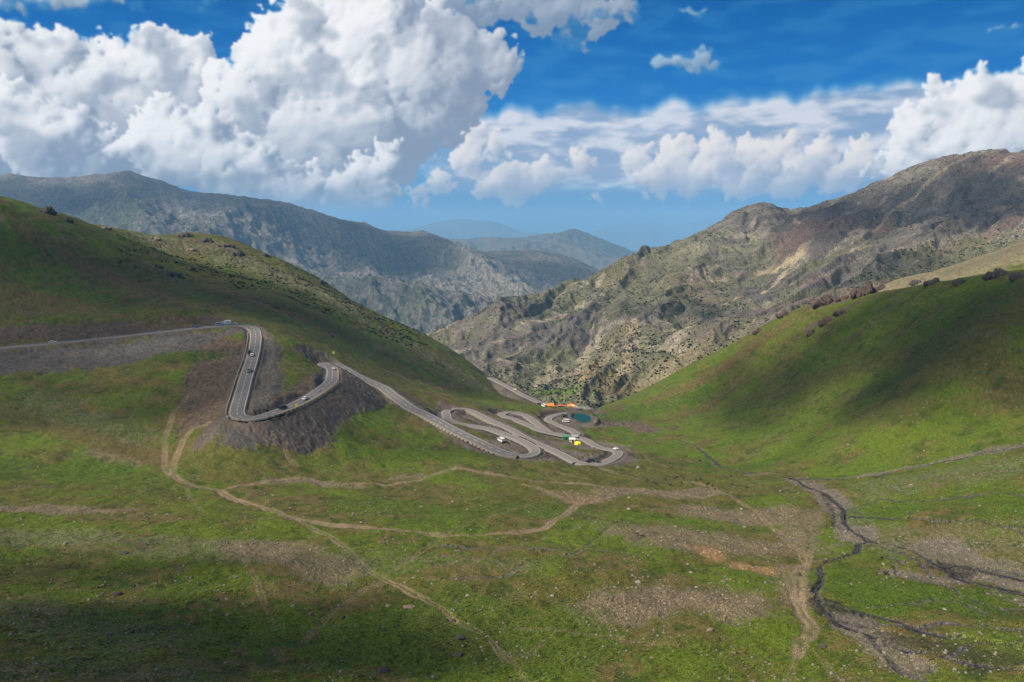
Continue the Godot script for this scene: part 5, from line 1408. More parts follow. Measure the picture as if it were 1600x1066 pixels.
	for s in STREAMS.size():
		if s > 5:
			continue
		var path := spline(STREAMS[s][1], 1.5)
		for i in path.size():
			path[i].y -= 0.42
			path[i].x += n_lump.get_noise_2d(path[i].x * 0.3, path[i].z * 0.3) * 0.8
		var half: float = STREAMS[s][0] * 0.24
		tag(put("stream", strip(path, [-half, 0.0, half], [-0.02, 0.0, -0.02]), water), "thin stream of dark water in a stony bed", "", "", "structure")


func land_like(c: Color, seed_: int) -> StandardMaterial3D:
	var m := paint(c, 0.92)
	m.albedo_texture = grain_texture(seed_, 256, 24.0, 0.72)
	m.uv1_triplanar = true
	m.uv1_world_triplanar = true
	m.uv1_scale = Vector3.ONE * 0.12
	m.metallic_specular = 0.3
	return m


# ---------------------------------------------------------------- shapes
func rounded_box(size: Vector3, r: float) -> ArrayMesh:
	# a box with chamfered edges
	var h := size * 0.5
	var st := SurfaceTool.new()
	st.begin(Mesh.PRIMITIVE_TRIANGLES)
	st.set_smooth_group(-1)
	var faces := []
	for axis in 3:
		for s: float in [-1.0, 1.0]:
			var u := Vector3.ZERO
			var v := Vector3.ZERO
			var w := Vector3.ZERO
			w[axis] = s
			u[(axis + 1) % 3] = 1.0
			v[(axis + 2) % 3] = 1.0
			var q := []
			for c in [[-1, -1], [1, -1], [1, 1], [-1, 1]]:
				q.append(w * h[axis] + u * (h[(axis + 1) % 3] - r) * c[0] + v * (h[(axis + 2) % 3] - r) * c[1])
			faces.append(q)
	for axis in 3:
		for su: float in [-1.0, 1.0]:
			for sv: float in [-1.0, 1.0]:
				var iu := (axis + 1) % 3
				var iv := (axis + 2) % 3
				var q := []
				for k in 4:
					var p := Vector3.ZERO
					p[axis] = (h[axis] - r) * (-1.0 if k in [0, 3] else 1.0)
					p[iu] = su * (h[iu] if k < 2 else h[iu] - r)
					p[iv] = sv * (h[iv] - r if k < 2 else h[iv])
					q.append(p)
				faces.append(q)
	for sx: float in [-1.0, 1.0]:
		for sy: float in [-1.0, 1.0]:
			for sz: float in [-1.0, 1.0]:
				var sg := Vector3(sx, sy, sz)
				var q := []
				for k in 3:
					var p := (h - Vector3.ONE * r) * sg
					p[k] = h[k] * sg[k]
					q.append(p)
				faces.append(q)
	for q in faces:
		add_face(st, q)
	st.generate_normals()
	return st.commit()


# a flat face, turned so that its front looks away from the origin (or from «inside»)
func add_face(st: SurfaceTool, q: Array, inside := Vector3.ZERO) -> void:
	var mid := Vector3.ZERO
	for p in q:
		mid += p
	mid /= q.size()
	var nrm: Vector3 = (q[1] - q[0]).cross(q[2] - q[0])
	var flip := nrm.dot(mid - inside) > 0.0  # front faces run clockwise
	for i in range(1, q.size() - 1):
		st.add_vertex(q[0])
		st.add_vertex(q[i + 1] if flip else q[i])
		st.add_vertex(q[i] if flip else q[i + 1])


func convex(faces: Array, inside: Vector3) -> ArrayMesh:
	var st := SurfaceTool.new()
	st.begin(Mesh.PRIMITIVE_TRIANGLES)
	st.set_smooth_group(-1)
	for q in faces:
		add_face(st, q, inside)
	st.generate_normals()
	return st.commit()


# a shape swept across x from a side outline of (z, y), whose half width depends on height
func side_hull(outline: PackedVector2Array, half_low: float, half_high: float, belt: float, top: float) -> ArrayMesh:
	var st := SurfaceTool.new()
	st.begin(Mesh.PRIMITIVE_TRIANGLES)
	st.set_smooth_group(-1)
	var n := outline.size()
	var mid := Vector2.ZERO
	for p in outline:
		mid += p / n
	var half := func(y: float) -> float:
		return lerpf(half_low, half_high, clampf((y - belt) / (top - belt), 0.0, 1.0))
	var tris := Geometry2D.triangulate_polygon(outline)
	for s: float in [-1.0, 1.0]:
		for i in range(0, tris.size(), 3):
			var q := []
			for k in 3:
				var p := outline[tris[i + k]]
				q.append(Vector3(s * half.call(p.y), p.y, p.x))
			add_face(st, q, Vector3(0, q[0].y, q[0].z))
	for i in n:
		var a := outline[i]
		var b := outline[(i + 1) % n]
		var q := [Vector3(-half.call(a.y), a.y, a.x), Vector3(half.call(a.y), a.y, a.x), Vector3(half.call(b.y), b.y, b.x), Vector3(-half.call(b.y), b.y, b.x)]
		add_face(st, q, Vector3(0, mid.y, mid.x))
	st.generate_normals()
	return st.commit()


func cyl(r: float, length: float, sides := 14, top := -1.0) -> CylinderMesh:
	var m := CylinderMesh.new()
	m.bottom_radius = r
	m.top_radius = r if top < 0.0 else top
	m.height = length
	m.radial_segments = sides
	m.rings = 1
	return m


var tyre_mat := paint(Color(0.02, 0.02, 0.02), 0.9)
var rim_mat := paint(Color(0.45, 0.45, 0.46), 0.35, 0.8)
var glass_mat := paint(Color(0.015, 0.02, 0.025), 0.08)
var lamp_mat := paint(Color(0.75, 0.75, 0.7), 0.15)
var tail_mat := paint(Color(0.3, 0.01, 0.01), 0.3)
var trim_mat := paint(Color(0.03, 0.03, 0.03), 0.6)
var body_mats := {"white": paint(Color(0.75, 0.75, 0.73), 0.3), "silver": paint(Color(0.42, 0.43, 0.45), 0.3, 0.4), "blue": paint(Color(0.35, 0.48, 0.62), 0.35), "blue_dark": paint(Color(0.1, 0.2, 0.4), 0.35), "black": paint(Color(0.018, 0.018, 0.02), 0.25), "olive": paint(Color(0.13, 0.14, 0.12), 0.4)}
var made := {}


# a vehicle facing -z with its wheels on y = 0
func vehicle(kind: String, color: String) -> Node3D:
	var key := kind + color
	if made.has(key):
		var c: Node3D = made[key].duplicate()
		c.name = kind if kind in ["box_truck", "motorcycle", "off_roader", "van"] else "car"
		add_child(c, true)
		return c
	var o := Node3D.new()
	o.name = kind
	add_child(o, true)
	made[key] = o
	var paint_mat: Material = body_mats[color]
	var length := 4.2
	var half := 0.84
	var high := 1.46
	var belt := 0.9
	var outline: PackedVector2Array
	var axles := [-1.3, 1.25]
	var wheel_r := 0.31
	if kind == "motorcycle":
		for z: float in [-0.62, 0.62]:
			var t := put("wheel", cyl(0.3, 0.11, 18), tyre_mat, o)
			t.rotation.z = PI / 2
			t.position = Vector3(0, 0.3, z)
			put("rim", cyl(0.2, 0.12, 14), rim_mat, t)
		put("body", side_hull(PackedVector2Array([Vector2(-0.45, 0.45), Vector2(-0.55, 0.8), Vector2(-0.2, 0.95), Vector2(0.1, 0.82), Vector2(0.75, 0.85), Vector2(0.7, 0.65), Vector2(0.2, 0.35)]), 0.16, 0.14, 0.4, 0.9), paint_mat, o)
		var bar := put("handlebar", cyl(0.025, 0.7, 8), trim_mat, o)
		bar.rotation.z = PI / 2
		bar.position = Vector3(0, 1.05, -0.5)
		for s: float in [-1.0, 1.0]:
			var f := put("fork", cyl(0.03, 0.8, 8), rim_mat, o)
			f.position = Vector3(0.09 * s, 0.66, -0.57)
			f.rotation.x = 0.25
		put("headlight", SphereMesh.new(), lamp_mat, o).transform = Transform3D(Basis.from_scale(Vector3(0.18, 0.18, 0.14)), Vector3(0, 0.9, -0.66))
		return o
	if kind == "car":
		outline = PackedVector2Array([Vector2(-2.1, 0.28), Vector2(-2.12, 0.6), Vector2(-1.95, 0.78), Vector2(-1.05, 0.93), Vector2(-0.35, 1.4), Vector2(0.2, 1.46), Vector2(1.0, 1.4), Vector2(1.65, 1.0), Vector2(2.05, 0.95), Vector2(2.1, 0.6), Vector2(2.05, 0.28)])
	elif kind == "off_roader":
		length = 4.5; half = 0.9; high = 1.8; belt = 1.05; wheel_r = 0.38
		axles = [-1.4, 1.35]
		outline = PackedVector2Array([Vector2(-2.2, 0.4), Vector2(-2.25, 0.95), Vector2(-2.1, 1.05), Vector2(-1.0, 1.12), Vector2(-0.55, 1.74), Vector2(-0.3, 1.8), Vector2(1.95, 1.78), Vector2(2.15, 1.1), Vector2(2.2, 0.4)])
	elif kind == "van":
		length = 4.8; half = 0.9; high = 2.05; belt = 1.15; wheel_r = 0.33
		axles = [-1.5, 1.4]
		outline = PackedVector2Array([Vector2(-2.35, 0.32), Vector2(-2.42, 0.85), Vector2(-2.2, 1.15), Vector2(-1.6, 1.85), Vector2(-1.2, 2.03), Vector2(2.2, 2.05), Vector2(2.38, 1.85), Vector2(2.4, 0.32)])
	else:
		length = 6.0; half = 1.0; high = 2.1; belt = 1.2; wheel_r = 0.42
		axles = [-2.1, 1.7]
		outline = PackedVector2Array([Vector2(-3.0, 0.45), Vector2(-3.05, 1.2), Vector2(-2.8, 2.0), Vector2(-2.6, 2.1), Vector2(-1.5, 2.1), Vector2(-1.45, 0.85), Vector2(3.0, 0.85), Vector2(3.0, 0.6), Vector2(-1.4, 0.45)])
		put("cargo_box", rounded_box(Vector3(2.1, 2.1, 4.3), 0.05), paint_mat, o).position = Vector3(0, 1.92, 0.82)
	put("body", side_hull(outline, half, half * 0.8 if kind != "van" else half * 0.9, belt, high), paint_mat, o)
	# glass: windscreen, rear window and two side windows each side
	var zf := {"car": [-0.97, 0.98, -0.4, 1.38], "off_roader": [-0.96, 1.17, -0.59, 1.69], "van": [-2.12, 1.24, -1.62, 1.82], "box_truck": [-3.03, 1.3, -2.83, 1.92]}
	var zr := {"car": [1.62, 1.03, 1.06, 1.37], "off_roader": [2.13, 1.15, 1.97, 1.7], "van": [2.37, 1.2, 2.37, 1.82]}
	var pane := func(called: String, z0: float, y0: float, z1: float, y1: float, out_: float) -> void:
		var d := Vector3(0, -(z1 - z0), y1 - y0).normalized() * out_ * -1.0
		d = Vector3(0, absf(z1 - z0), -(y1 - y0) * signf(out_) * -1.0).normalized() * 0.012
		d.z = absf(d.z) * (-1.0 if z0 < 0.0 else 1.0)
		var w0 := lerpf(half, half * 0.8, clampf((y0 - belt) / (high - belt), 0.0, 1.0)) * 0.88
		var w1 := lerpf(half, half * 0.8, clampf((y1 - belt) / (high - belt), 0.0, 1.0)) * 0.88
		put(called, convex([[Vector3(-w0, y0, z0) + d, Vector3(w0, y0, z0) + d, Vector3(w1, y1, z1) + d, Vector3(-w1, y1, z1) + d]], Vector3(0, y0 - 0.3, 0)), glass_mat, o)
	var f: Array = zf[kind]
	pane.call("windscreen", f[0], f[1], f[2], f[3], 1.0)
	if zr.has(kind):
		var r: Array = zr[kind]
		pane.call("rear_window", r[0], r[1], r[2], r[3], 1.0)
	var spans: Array = {"car": [[-0.75, -0.3, 0.3, 0.3], [0.36, 0.36, 0.95, 1.35]], "off_roader": [[-0.75, -0.5, 0.4, 0.4], [0.48, 0.48, 1.85, 1.95]], "van": [[-1.9, -1.5, -0.5, -0.5], [-0.4, -0.4, 0.9, 0.9], [1.0, 1.0, 2.15, 2.2]], "box_truck": [[-2.75, -2.62, -1.75, -1.75]]}[kind]
	var y0 := belt + 0.07
	var y1 := high - 0.12
	for sp in spans:
		for s: float in [-1.0, 1.0]:
			var k: float = 0.9 if kind == "van" else 0.8
			var w0: float = lerpf(half, half * k, (y0 - belt) / (high - belt)) + 0.008
			var w1: float = lerpf(half, half * k, (y1 - belt) / (high - belt)) + 0.008
			put("side_window", convex([[Vector3(s * w0, y0, sp[0]), Vector3(s * w1, y1, sp[1]), Vector3(s * w1, y1, sp[2]), Vector3(s * w0, y0, sp[3])]], Vector3.ZERO), glass_mat, o)
	for z: float in axles:
		for s: float in [-1.0, 1.0]:
			var t := put("wheel", cyl(wheel_r, 0.22, 20), tyre_mat, o)
			t.rotation.z = PI / 2
			t.position = Vector3(s * (half - 0.08), wheel_r, z)
			put("rim", cyl(wheel_r * 0.62, 0.24, 14), rim_mat, t)
	for s: float in [-1.0, 1.0]:
		put("headlight", rounded_box(Vector3(0.32, 0.16, 0.06), 0.02), lamp_mat, o).position = Vector3(s * half * 0.72, belt * 0.76, outline[1].x - 0.02)
		put("tail_light", rounded_box(Vector3(0.16, 0.24, 0.06), 0.02), tail_mat, o).position = Vector3(s * half * 0.8, belt * 0.82, length * 0.5)
	put("bumper", rounded_box(Vector3(half * 1.9, 0.18, 0.14), 0.04), trim_mat, o).position = Vector3(0, 0.42, -length * 0.5 - 0.02)
	put("bumper", rounded_box(Vector3(half * 1.9, 0.18, 0.14), 0.04), trim_mat, o).position = Vector3(0, 0.42, length * 0.5 + 0.02)
	return o


func lie(p: Vector2) -> Vector3:
	return Vector3(p.x, ground_at(p.x, p.y, false)[0], p.y)


# a stone: a ball pushed in and out, with flat facets
func stone_mesh(seed_: int, squash: float, rough := 0.35, detail := 10) -> ArrayMesh:
	var n := noise(seed_, 1.1, 4)
	var cuts := []
	var rng := RandomNumberGenerator.new()
	rng.seed = seed_
	for i in 9:
		cuts.append([Vector3(rng.randf_range(-1, 1), rng.randf_range(-0.6, 1), rng.randf_range(-1, 1)).normalized(), rng.randf_range(0.55, 0.9)])
	var st := SurfaceTool.new()
	st.begin(Mesh.PRIMITIVE_TRIANGLES)
	var pts := []
	for j in detail + 1:
		for i in detail * 2:
			var a := PI * j / detail
			var b := TAU * i / (detail * 2)
			var d := Vector3(sin(a) * cos(b), cos(a), sin(a) * sin(b))
			var r := 1.0 + n.get_noise_3dv(d * 1.4) * rough
			for c in cuts:
				var k: float = d.dot(c[0])
				if k > 0.01:
					r = minf(r, c[1] / k)
			r += n.get_noise_3dv(d * 5.0) * 0.07
			pts.append(d * r * Vector3(1, squash, 1))
	var m := detail * 2
	for j in detail:
		for i in m:
			var a: Vector3 = pts[j * m + i]
			var b: Vector3 = pts[j * m + (i + 1) % m]
			var c: Vector3 = pts[(j + 1) * m + i]
			var d: Vector3 = pts[(j + 1) * m + (i + 1) % m]
			for v in [a, b, c, b, d, c]:
				st.set_smooth_group(-1)
				st.add_vertex(v)
	st.generate_normals()
	return st.commit()


func stone_material(c: Color) -> StandardMaterial3D:
	var m := paint(c, 0.95)
	m.albedo_texture = stone_grain
	m.uv1_triplanar = true
	m.uv1_scale = Vector3.ONE * 0.6
	return m


var stone_grain: ImageTexture


# a crag: many leaning blocks grown together into one rough mass
func crag_mesh(seed_: int, wide: float, high: float) -> ArrayMesh:
	var st := SurfaceTool.new()
	st.begin(Mesh.PRIMITIVE_TRIANGLES)
	var rng := RandomNumberGenerator.new()
	rng.seed = seed_
	for i in 15:
		var m := stone_mesh(seed_ * 20 + i, rng.randf_range(0.7, 1.3), 0.6, 9)
		var u := rng.randf_range(-1, 1)
		var size := (1.0 - absf(u) * 0.5) * rng.randf_range(0.45, 0.85)
		var b := Basis.from_euler(Vector3(rng.randf_range(-0.4, 0.4), rng.randf() * TAU, rng.randf_range(-0.5, 0.5))).scaled(Vector3(wide * 0.5, high * 0.85, wide * 0.45) * size)
		st.append_from(m, 0, Transform3D(b, Vector3(u * wide * 0.7, high * 0.2 * size, rng.randf_range(-0.3, 0.3) * wide)))
	return st.commit()


# a shrub: a few dozen leafy facets round a low dome
func shrub_mesh(seed_: int) -> ArrayMesh:
	var st := SurfaceTool.new()
	st.begin(Mesh.PRIMITIVE_TRIANGLES)
	var rng := RandomNumberGenerator.new()
	rng.seed = seed_
	for i in 46:
		var d := Vector3(rng.randf_range(-1, 1), rng.randf_range(-0.1, 1), rng.randf_range(-1, 1)).normalized()
		var p := d * rng.randf_range(0.45, 1.0) * Vector3(1, 0.75, 1)
		var u := d.cross(Vector3(rng.randf_range(-1, 1), rng.randf_range(-1, 1), 0.3)).normalized() * rng.randf_range(0.22, 0.4)
		var v := (d + u).cross(d).normalized() * rng.randf_range(0.2, 0.36) + d * 0.12
		var nrm := (d + Vector3(0, 0.5, 0)).normalized()
		for q in [p - u, p + v, p + u, p - u, p + u, p - v]:
			st.set_normal(nrm)
			st.add_vertex(q)
	return st.commit()


func scatter(called: String, mesh: Mesh, mat: Material, xf: Array, label: String, colors := []) -> void:
	var mm := MultiMesh.new()
	mm.transform_format = MultiMesh.TRANSFORM_3D
	mm.use_colors = colors.size() > 0
	mm.mesh = mesh
	mm.instance_count = xf.size()
	for i in xf.size():
		mm.set_instance_transform(i, xf[i])
		if colors.size():
			mm.set_instance_color(i, colors[i])
	var o := MultiMeshInstance3D.new()
	o.name = called
	o.multimesh = mm
	o.material_override = mat
	add_child(o, true)
	tag(o, label, called.replace("_", " "), "", "stuff")


# tapered capsules blended into one skin (surface nets)
func skin(bones: Array, cell: float) -> ArrayMesh:
	var lo := Vector3.INF
	var hi := -Vector3.INF
	for b in bones:
		for k in 2:
			lo = lo.min(b[k] - Vector3.ONE * (b[2 + k] + cell * 2))
			hi = hi.max(b[k] + Vector3.ONE * (b[2 + k] + cell * 2))
	var nx := int((hi.x - lo.x) / cell) + 2
	var ny := int((hi.y - lo.y) / cell) + 2
	var nz := int((hi.z - lo.z) / cell) + 2
	var f := PackedFloat32Array()
	f.resize(nx * ny * nz)
	for i in nx:
		for j in ny:
			for k in nz:
				var p := lo + Vector3(i, j, k) * cell
				var s := 0.0
				for b in bones:
					var ab: Vector3 = b[1] - b[0]
					var t := clampf((p - b[0]).dot(ab) / ab.length_squared(), 0.0, 1.0)
					var d: float = p.distance_to(b[0] + ab * t) - lerpf(b[2], b[3], t)
					s += exp(-d * 45.0)
				f[(i * ny + j) * nz + k] = -log(maxf(s, 1e-30)) / 45.0
	var at := {}
	var pts := PackedVector3Array()
	for i in nx - 1:
		for j in ny - 1:
			for k in nz - 1:
				var sum := Vector3.ZERO
				var n := 0
				for e in [[0, 1], [0, 2], [0, 4], [1, 3], [1, 5], [2, 3], [2, 6], [3, 7], [4, 5], [4, 6], [5, 7], [6, 7]]:
					var oa := Vector3i(e[0] & 1, (e[0] >> 1) & 1, e[0] >> 2)
					var ob := Vector3i(e[1] & 1, (e[1] >> 1) & 1, e[1] >> 2)
					var va := f[((i + oa.x) * ny + j + oa.y) * nz + k + oa.z]
					var vb := f[((i + ob.x) * ny + j + ob.y) * nz + k + ob.z]
					if (va < 0.0) != (vb < 0.0):
						sum += Vector3(oa).lerp(Vector3(ob), va / (va - vb))
						n += 1
				if n:
					at[(i * ny + j) * nz + k] = pts.size()
					pts.append(lo + (Vector3(i, j, k) + sum / n) * cell)
	var st := SurfaceTool.new()
	st.begin(Mesh.PRIMITIVE_TRIANGLES)
	st.set_smooth_group(0)
	for p in pts:
		st.add_vertex(p)
	for i in range(1, nx - 1):
		for j in range(1, ny - 1):
			for k in range(1, nz - 1):
				var here := f[(i * ny + j) * nz + k]
				for axis in 3:
					var o := Vector3i(1, 0, 0) if axis == 0 else Vector3i(0, 1, 0) if axis == 1 else Vector3i(0, 0, 1)
					var there := f[((i + o.x) * ny + j + o.y) * nz + k + o.z]
					if (here < 0.0) == (there < 0.0):
						continue
					var u := Vector3i(0, 1, 0) if axis == 0 else Vector3i(0, 0, 1) if axis == 1 else Vector3i(1, 0, 0)
					var v := Vector3i(0, 0, 1) if axis == 0 else Vector3i(1, 0, 0) if axis == 1 else Vector3i(0, 1, 0)
					var q := []
					for c in [Vector3i.ZERO, u, u + v, v]:
						var w: Vector3i = Vector3i(i, j, k) - c
						q.append(at.get((w.x * ny + w.y) * nz + w.z, -1))
					if q.min() < 0:
						continue
					if here < 0.0:
						q.reverse()
					for t in [0, 1, 2, 0, 2, 3]:
						st.add_index(q[t])
	st.generate_normals()
	return st.commit()


func goat(grazing: bool) -> ArrayMesh:
	var b := []
	b.append([Vector3(0, 0.62, -0.3), Vector3(0, 0.63, 0.32), 0.17, 0.16])      # trunk, deep in the chest
	b.append([Vector3(0, 0.55, -0.28), Vector3(0, 0.58, 0.1), 0.16, 0.15])
	var head := Vector3(0, 0.3, -0.72) if grazing else Vector3(0, 0.98, -0.62)
	b.append([Vector3(0, 0.7, -0.36), head.lerp(Vector3(0, 0.7, -0.36), 0.25), 0.11, 0.075])
	b.append([head + Vector3(0, 0.04, 0.06), head + (Vector3(0, -0.14, -0.08) if grazing else Vector3(0, -0.06, -0.17)), 0.075, 0.045])
	for s: float in [-1.0, 1.0]:
		b.append([head + Vector3(s * 0.05, 0.06, 0.07), head + Vector3(s * 0.15, 0.05, 0.1), 0.025, 0.02])   # ear
		b.append([head + Vector3(s * 0.035, 0.1, 0.06), head + Vector3(s * 0.06, 0.2, 0.2), 0.022, 0.014])  # horn
		b.append([Vector3(s * 0.1, 0.55, -0.27), Vector3(s * 0.1, 0.3, -0.28), 0.075, 0.042])
		b.append([Vector3(s * 0.1, 0.3, -0.28), Vector3(s * 0.1, 0.03, -0.29), 0.038, 0.032])
		b.append([Vector3(s * 0.1, 0.58, 0.3), Vector3(s * 0.11, 0.4, 0.25), 0.1, 0.06])     # thigh, knee forward
		b.append([Vector3(s * 0.11, 0.4, 0.25), Vector3(s * 0.11, 0.24, 0.37), 0.055, 0.036])  # to the hock behind
		b.append([Vector3(s * 0.11, 0.24, 0.37), Vector3(s * 0.11, 0.03, 0.35), 0.035, 0.032])
	b.append([Vector3(0, 0.72, 0.44), Vector3(0, 0.78, 0.56), 0.045, 0.025])
	return skin(b, 0.034)


func build_objects() -> void:
	stone_grain = grain_texture(65, 256, 30.0, 0.55)
	var rng := RandomNumberGenerator.new()
	rng.seed = 5
	# ---- vehicles on the road
	for v in VEHICLES:
		var hit := nearest_on_road(v[0])
		var path: PackedVector3Array = road_paths[hit[0]]
		var i: int = clampi(hit[1], 1, path.size() - 2)
		var dir := (path[i + 1] - path[i - 1]).normalized() * float(v[4])
		var right := Vector3(-dir.z, 0, dir.x).normalized()
		var o := vehicle(v[1], v[2])
		var off := clampf(right.dot(Vector3(v[0].x, 0, v[0].y) - Vector3(path[i].x, 0, path[i].z)), -2.2, 2.2)
		o.transform = Transform3D(Basis.looking_at(dir), path[i] + right * off + Vector3(0, 0.06, 0))
		tag(o, v[3], str(v[1]).replace("_", " "), "vehicles on the switchback road")
	for v in PARKED:
		var o := vehicle(v[1], v[2])
		o.position = lie(v[0]) + Vector3(0, 0.03, 0)
		o.rotation.y = v[4]
		tag(o, v[3], str(v[1]).replace("_", " "), "vehicles parked off the road")
	build_tents()
	for s in SIGNS:
		var o := Node3D.new()
		o.name = "road_sign"
		add_child(o, true)
		o.position = lie(s[0])
		o.rotation.y = rng.randf_range(-0.3, 0.3)
		tag(o, s[2], "sign", "roadside boards")
		for x: float in [-0.45, 0.45]:
			put("post", cyl(0.05, 2.6, 10), rim_mat, o).position = Vector3(x, 1.1, 0)
		var c: Color = Color(0.72, 0.55, 0.05) if s[1] == "yellow" else Color(0.05, 0.35, 0.33)
		put("board", rounded_box(Vector3(1.5, 1.1, 0.06), 0.02), paint(c, 0.5), o).position = Vector3(0, 1.9, 0.08)
		put("panel", rounded_box(Vector3(1.3, 0.4, 0.03), 0.01), paint(Color(0.75, 0.75, 0.72), 0.5), o).position = Vector3(0, 1.05, 0.07)
	# ---- the herd
	var coats := [paint(Color(0.022, 0.019, 0.017), 0.9), paint(Color(0.045, 0.03, 0.022), 0.9)]
	var goats := [goat(true), goat(false)]
	for i in GOATS.size():
		var o := put("goat", goats[i % 3 % 2], coats[i % 2])
		o.position = lie(GOATS[i])
		o.rotation.y = rng.randf() * TAU
		o.scale = Vector3.ONE * rng.randf_range(1.0, 1.35)
		tag(o, "dark goat grazing with its herd on the valley meadow", "goat", "dark goats of the grazing herd")
	# ---- crags and boulders
	var stone_mats := {"dark": stone_material(Color(0.085, 0.075, 0.066)), "tan": stone_material(Color(0.3, 0.22, 0.15)), "pale": stone_material(Color(0.33, 0.31, 0.25)), "red": stone_material(Color(0.105, 0.07, 0.055))}
	for i in OUTCROPS.size():
		var c: Array = OUTCROPS[i]
		var o := put("rock_outcrop", crag_mesh(300 + i, c[1], c[2] * 1.5), stone_mats[c[3]])
		o.position = lie(c[0]) - Vector3(0, c[2] * 0.15, 0)
		o.rotation.y = rng.randf_range(-0.5, 0.5)
		tag(o, c[4], "outcrop", "rock outcrops on the ridges")
	var stones := []
	for i in 6:
		stones.append(stone_mesh(400 + i, [0.6, 0.75, 0.45, 0.9, 0.55, 0.7][i]))
	for i in BOULDERS.size():
		var c: Array = BOULDERS[i]
		var o := put("boulder", stones[i % 6], stone_mats[c[3]])
		o.position = lie(c[0]) + Vector3(0, c[2] * 0.2, 0)
		o.transform.basis = Basis.from_euler(Vector3(rng.randf_range(-0.2, 0.2), rng.randf_range(-0.4, 0.4), rng.randf_range(-0.2, 0.2))).scaled(Vector3(c[1], c[2] * 1.1, minf(c[1], 0.9)))
		tag(o, c[4], "boulder", "boulders on the meadow")
	var loose := 0
	while loose < 170:
		var a := deg_to_rad(rng.randf_range(-33.0, 33.0))
		var r := 112.0 * pow(400.0 / 112.0, rng.randf())
		var p := Vector2(r * sin(a), -r * cos(a))
		if n_patch.get_noise_2d(p.x, p.y) < -0.1 or road_lines.near(p.x, p.y).size():
			continue
		var o := put("stone", stones[loose % 6], stone_mats[["pale", "pale", "tan", "dark"][loose % 4]])
		var size := rng.randf_range(0.22, 0.5) * (0.7 + r / 400.0)
		o.position = lie(p) + Vector3(0, size * 0.15, 0)
		o.rotation = Vector3(rng.randf_range(-0.3, 0.3), rng.randf() * TAU, rng.randf_range(-0.3, 0.3))
		o.scale = Vector3.ONE * size
		tag(o, "%s stone lying loose in the meadow grass" % ["pale", "pale", "tan", "dark"][loose % 4], "stone", "%s stones scattered over the meadow" % ["pale", "pale", "tan", "dark"][loose % 4])
		loose += 1
	scatter_stones(stones, rng)
	scatter_shrubs(rng)
	scatter_grass(rng)


func scatter_stones(stones: Array, rng: RandomNumberGenerator) -> void:
	var pebble := stone_mesh(450, 0.6, 0.4, 4)
	var xf := []
	var col := []
	var tries := 0
	while xf.size() < 16000 and tries < 60000:
		tries += 1
		var a := deg_to_rad(rng.randf_range(-36.0, 36.0))
		var r := 105.0 * pow(620.0 / 105.0, rng.randf())
		var x := r * sin(a)
		var z := -r * cos(a)
		var g := ground_at(x, z, false)
		var stony: float = g[5]
		var want := 0.05 + 0.5 * clampf(n_patch.get_noise_2d(x + 300.0, z) * 2.4 - 0.1, 0.0, 1.0) + stony * 0.9 + (0.9 if g[1] == 3.0 else 0.0)
		if rng.randf() > want or g[1] == 2.0:
			continue
		if r > 330.0 and stony < 0.5 and rng.randf() < 0.6:
			continue
		var near_road := nearest_gap(x, z)
		if near_road < 6.5:
			continue
		var size := 0.09 + 0.34 * pow(rng.randf(), 3.5) + r * 0.0002
		xf.append(Transform3D(Basis.from_euler(Vector3(rng.randf_range(-0.4, 0.4), rng.randf() * TAU, 0)).scaled(Vector3.ONE * size), Vector3(x, g[0] + size * 0.1, z)))
		var tone := rng.randf_range(0.7, 1.15)
		col.append(Color(g[2], g[3] * 0.92, g[4] * 1.05) * 1.3 * tone if stony > 0.5 or g[1] == 3.0 else Color(0.27, 0.25, 0.2) * tone)
	var m := stone_material(Color.WHITE)
	m.vertex_color_use_as_albedo = true
	scatter("stones", pebble, m, xf, "small stones strewn over meadow, stream beds and gravel banks", col)


# short tufts over the nearer meadow
func scatter_grass(rng: RandomNumberGenerator) -> void:
	var st := SurfaceTool.new()
	st.begin(Mesh.PRIMITIVE_TRIANGLES)
	for i in 14:
		var a := rng.randf() * TAU
		var lean := Vector3(cos(a), 0, sin(a))
		var root := lean * rng.randf_range(0.05, 0.6)
		var side := Vector3(-lean.z, 0, lean.x) * rng.randf_range(0.16, 0.3)
		var tip := root + lean * rng.randf_range(0.2, 0.5) + Vector3(0, rng.randf_range(0.5, 1.0), 0)
		for q in [root - side, tip, root + side]:
			st.set_normal((Vector3.UP * 1.3 + lean * 0.5).normalized())
			st.add_vertex(q)
	var m := paint(Color.WHITE, 0.95)
	m.vertex_color_use_as_albedo = true
	m.cull_mode = BaseMaterial3D.CULL_DISABLED
	m.metallic_specular = 0.15
	var xf := []
	var col := []
	var tries := 0
	while tries < 170000:
		tries += 1
		var a := deg_to_rad(rng.randf_range(-35.0, 35.0))
		var r := 108.0 * pow(330.0 / 108.0, pow(rng.randf(), 1.25))
		var x := r * sin(a)
		var z := -r * cos(a)
		if n_fleck.get_noise_2d(x, z) + n_lump.get_noise_2d(x, z) * 0.5 + rng.randf() * 0.5 < 0.2:
			continue
		var g := ground_at(x, z, false)
		if g[1] != 0.0 or g[5] > 0.3 or g[2] > g[3] * 1.05:
			continue
		var size := rng.randf_range(0.18, 0.42)
		xf.append(Transform3D(Basis(Vector3.UP, rng.randf() * TAU).scaled(Vector3(size, size * rng.randf_range(0.35, 0.7), size)), Vector3(x, g[0] - 0.02, z)))
		var k := rng.randf_range(0.45, 0.85)
		col.append(Color(g[2] * k * rng.randf_range(0.9, 1.15), g[3] * k, g[4] * k))
	scatter("grass_tufts", st.commit(), m, xf, "short grass tufts all over the nearer meadow", col)


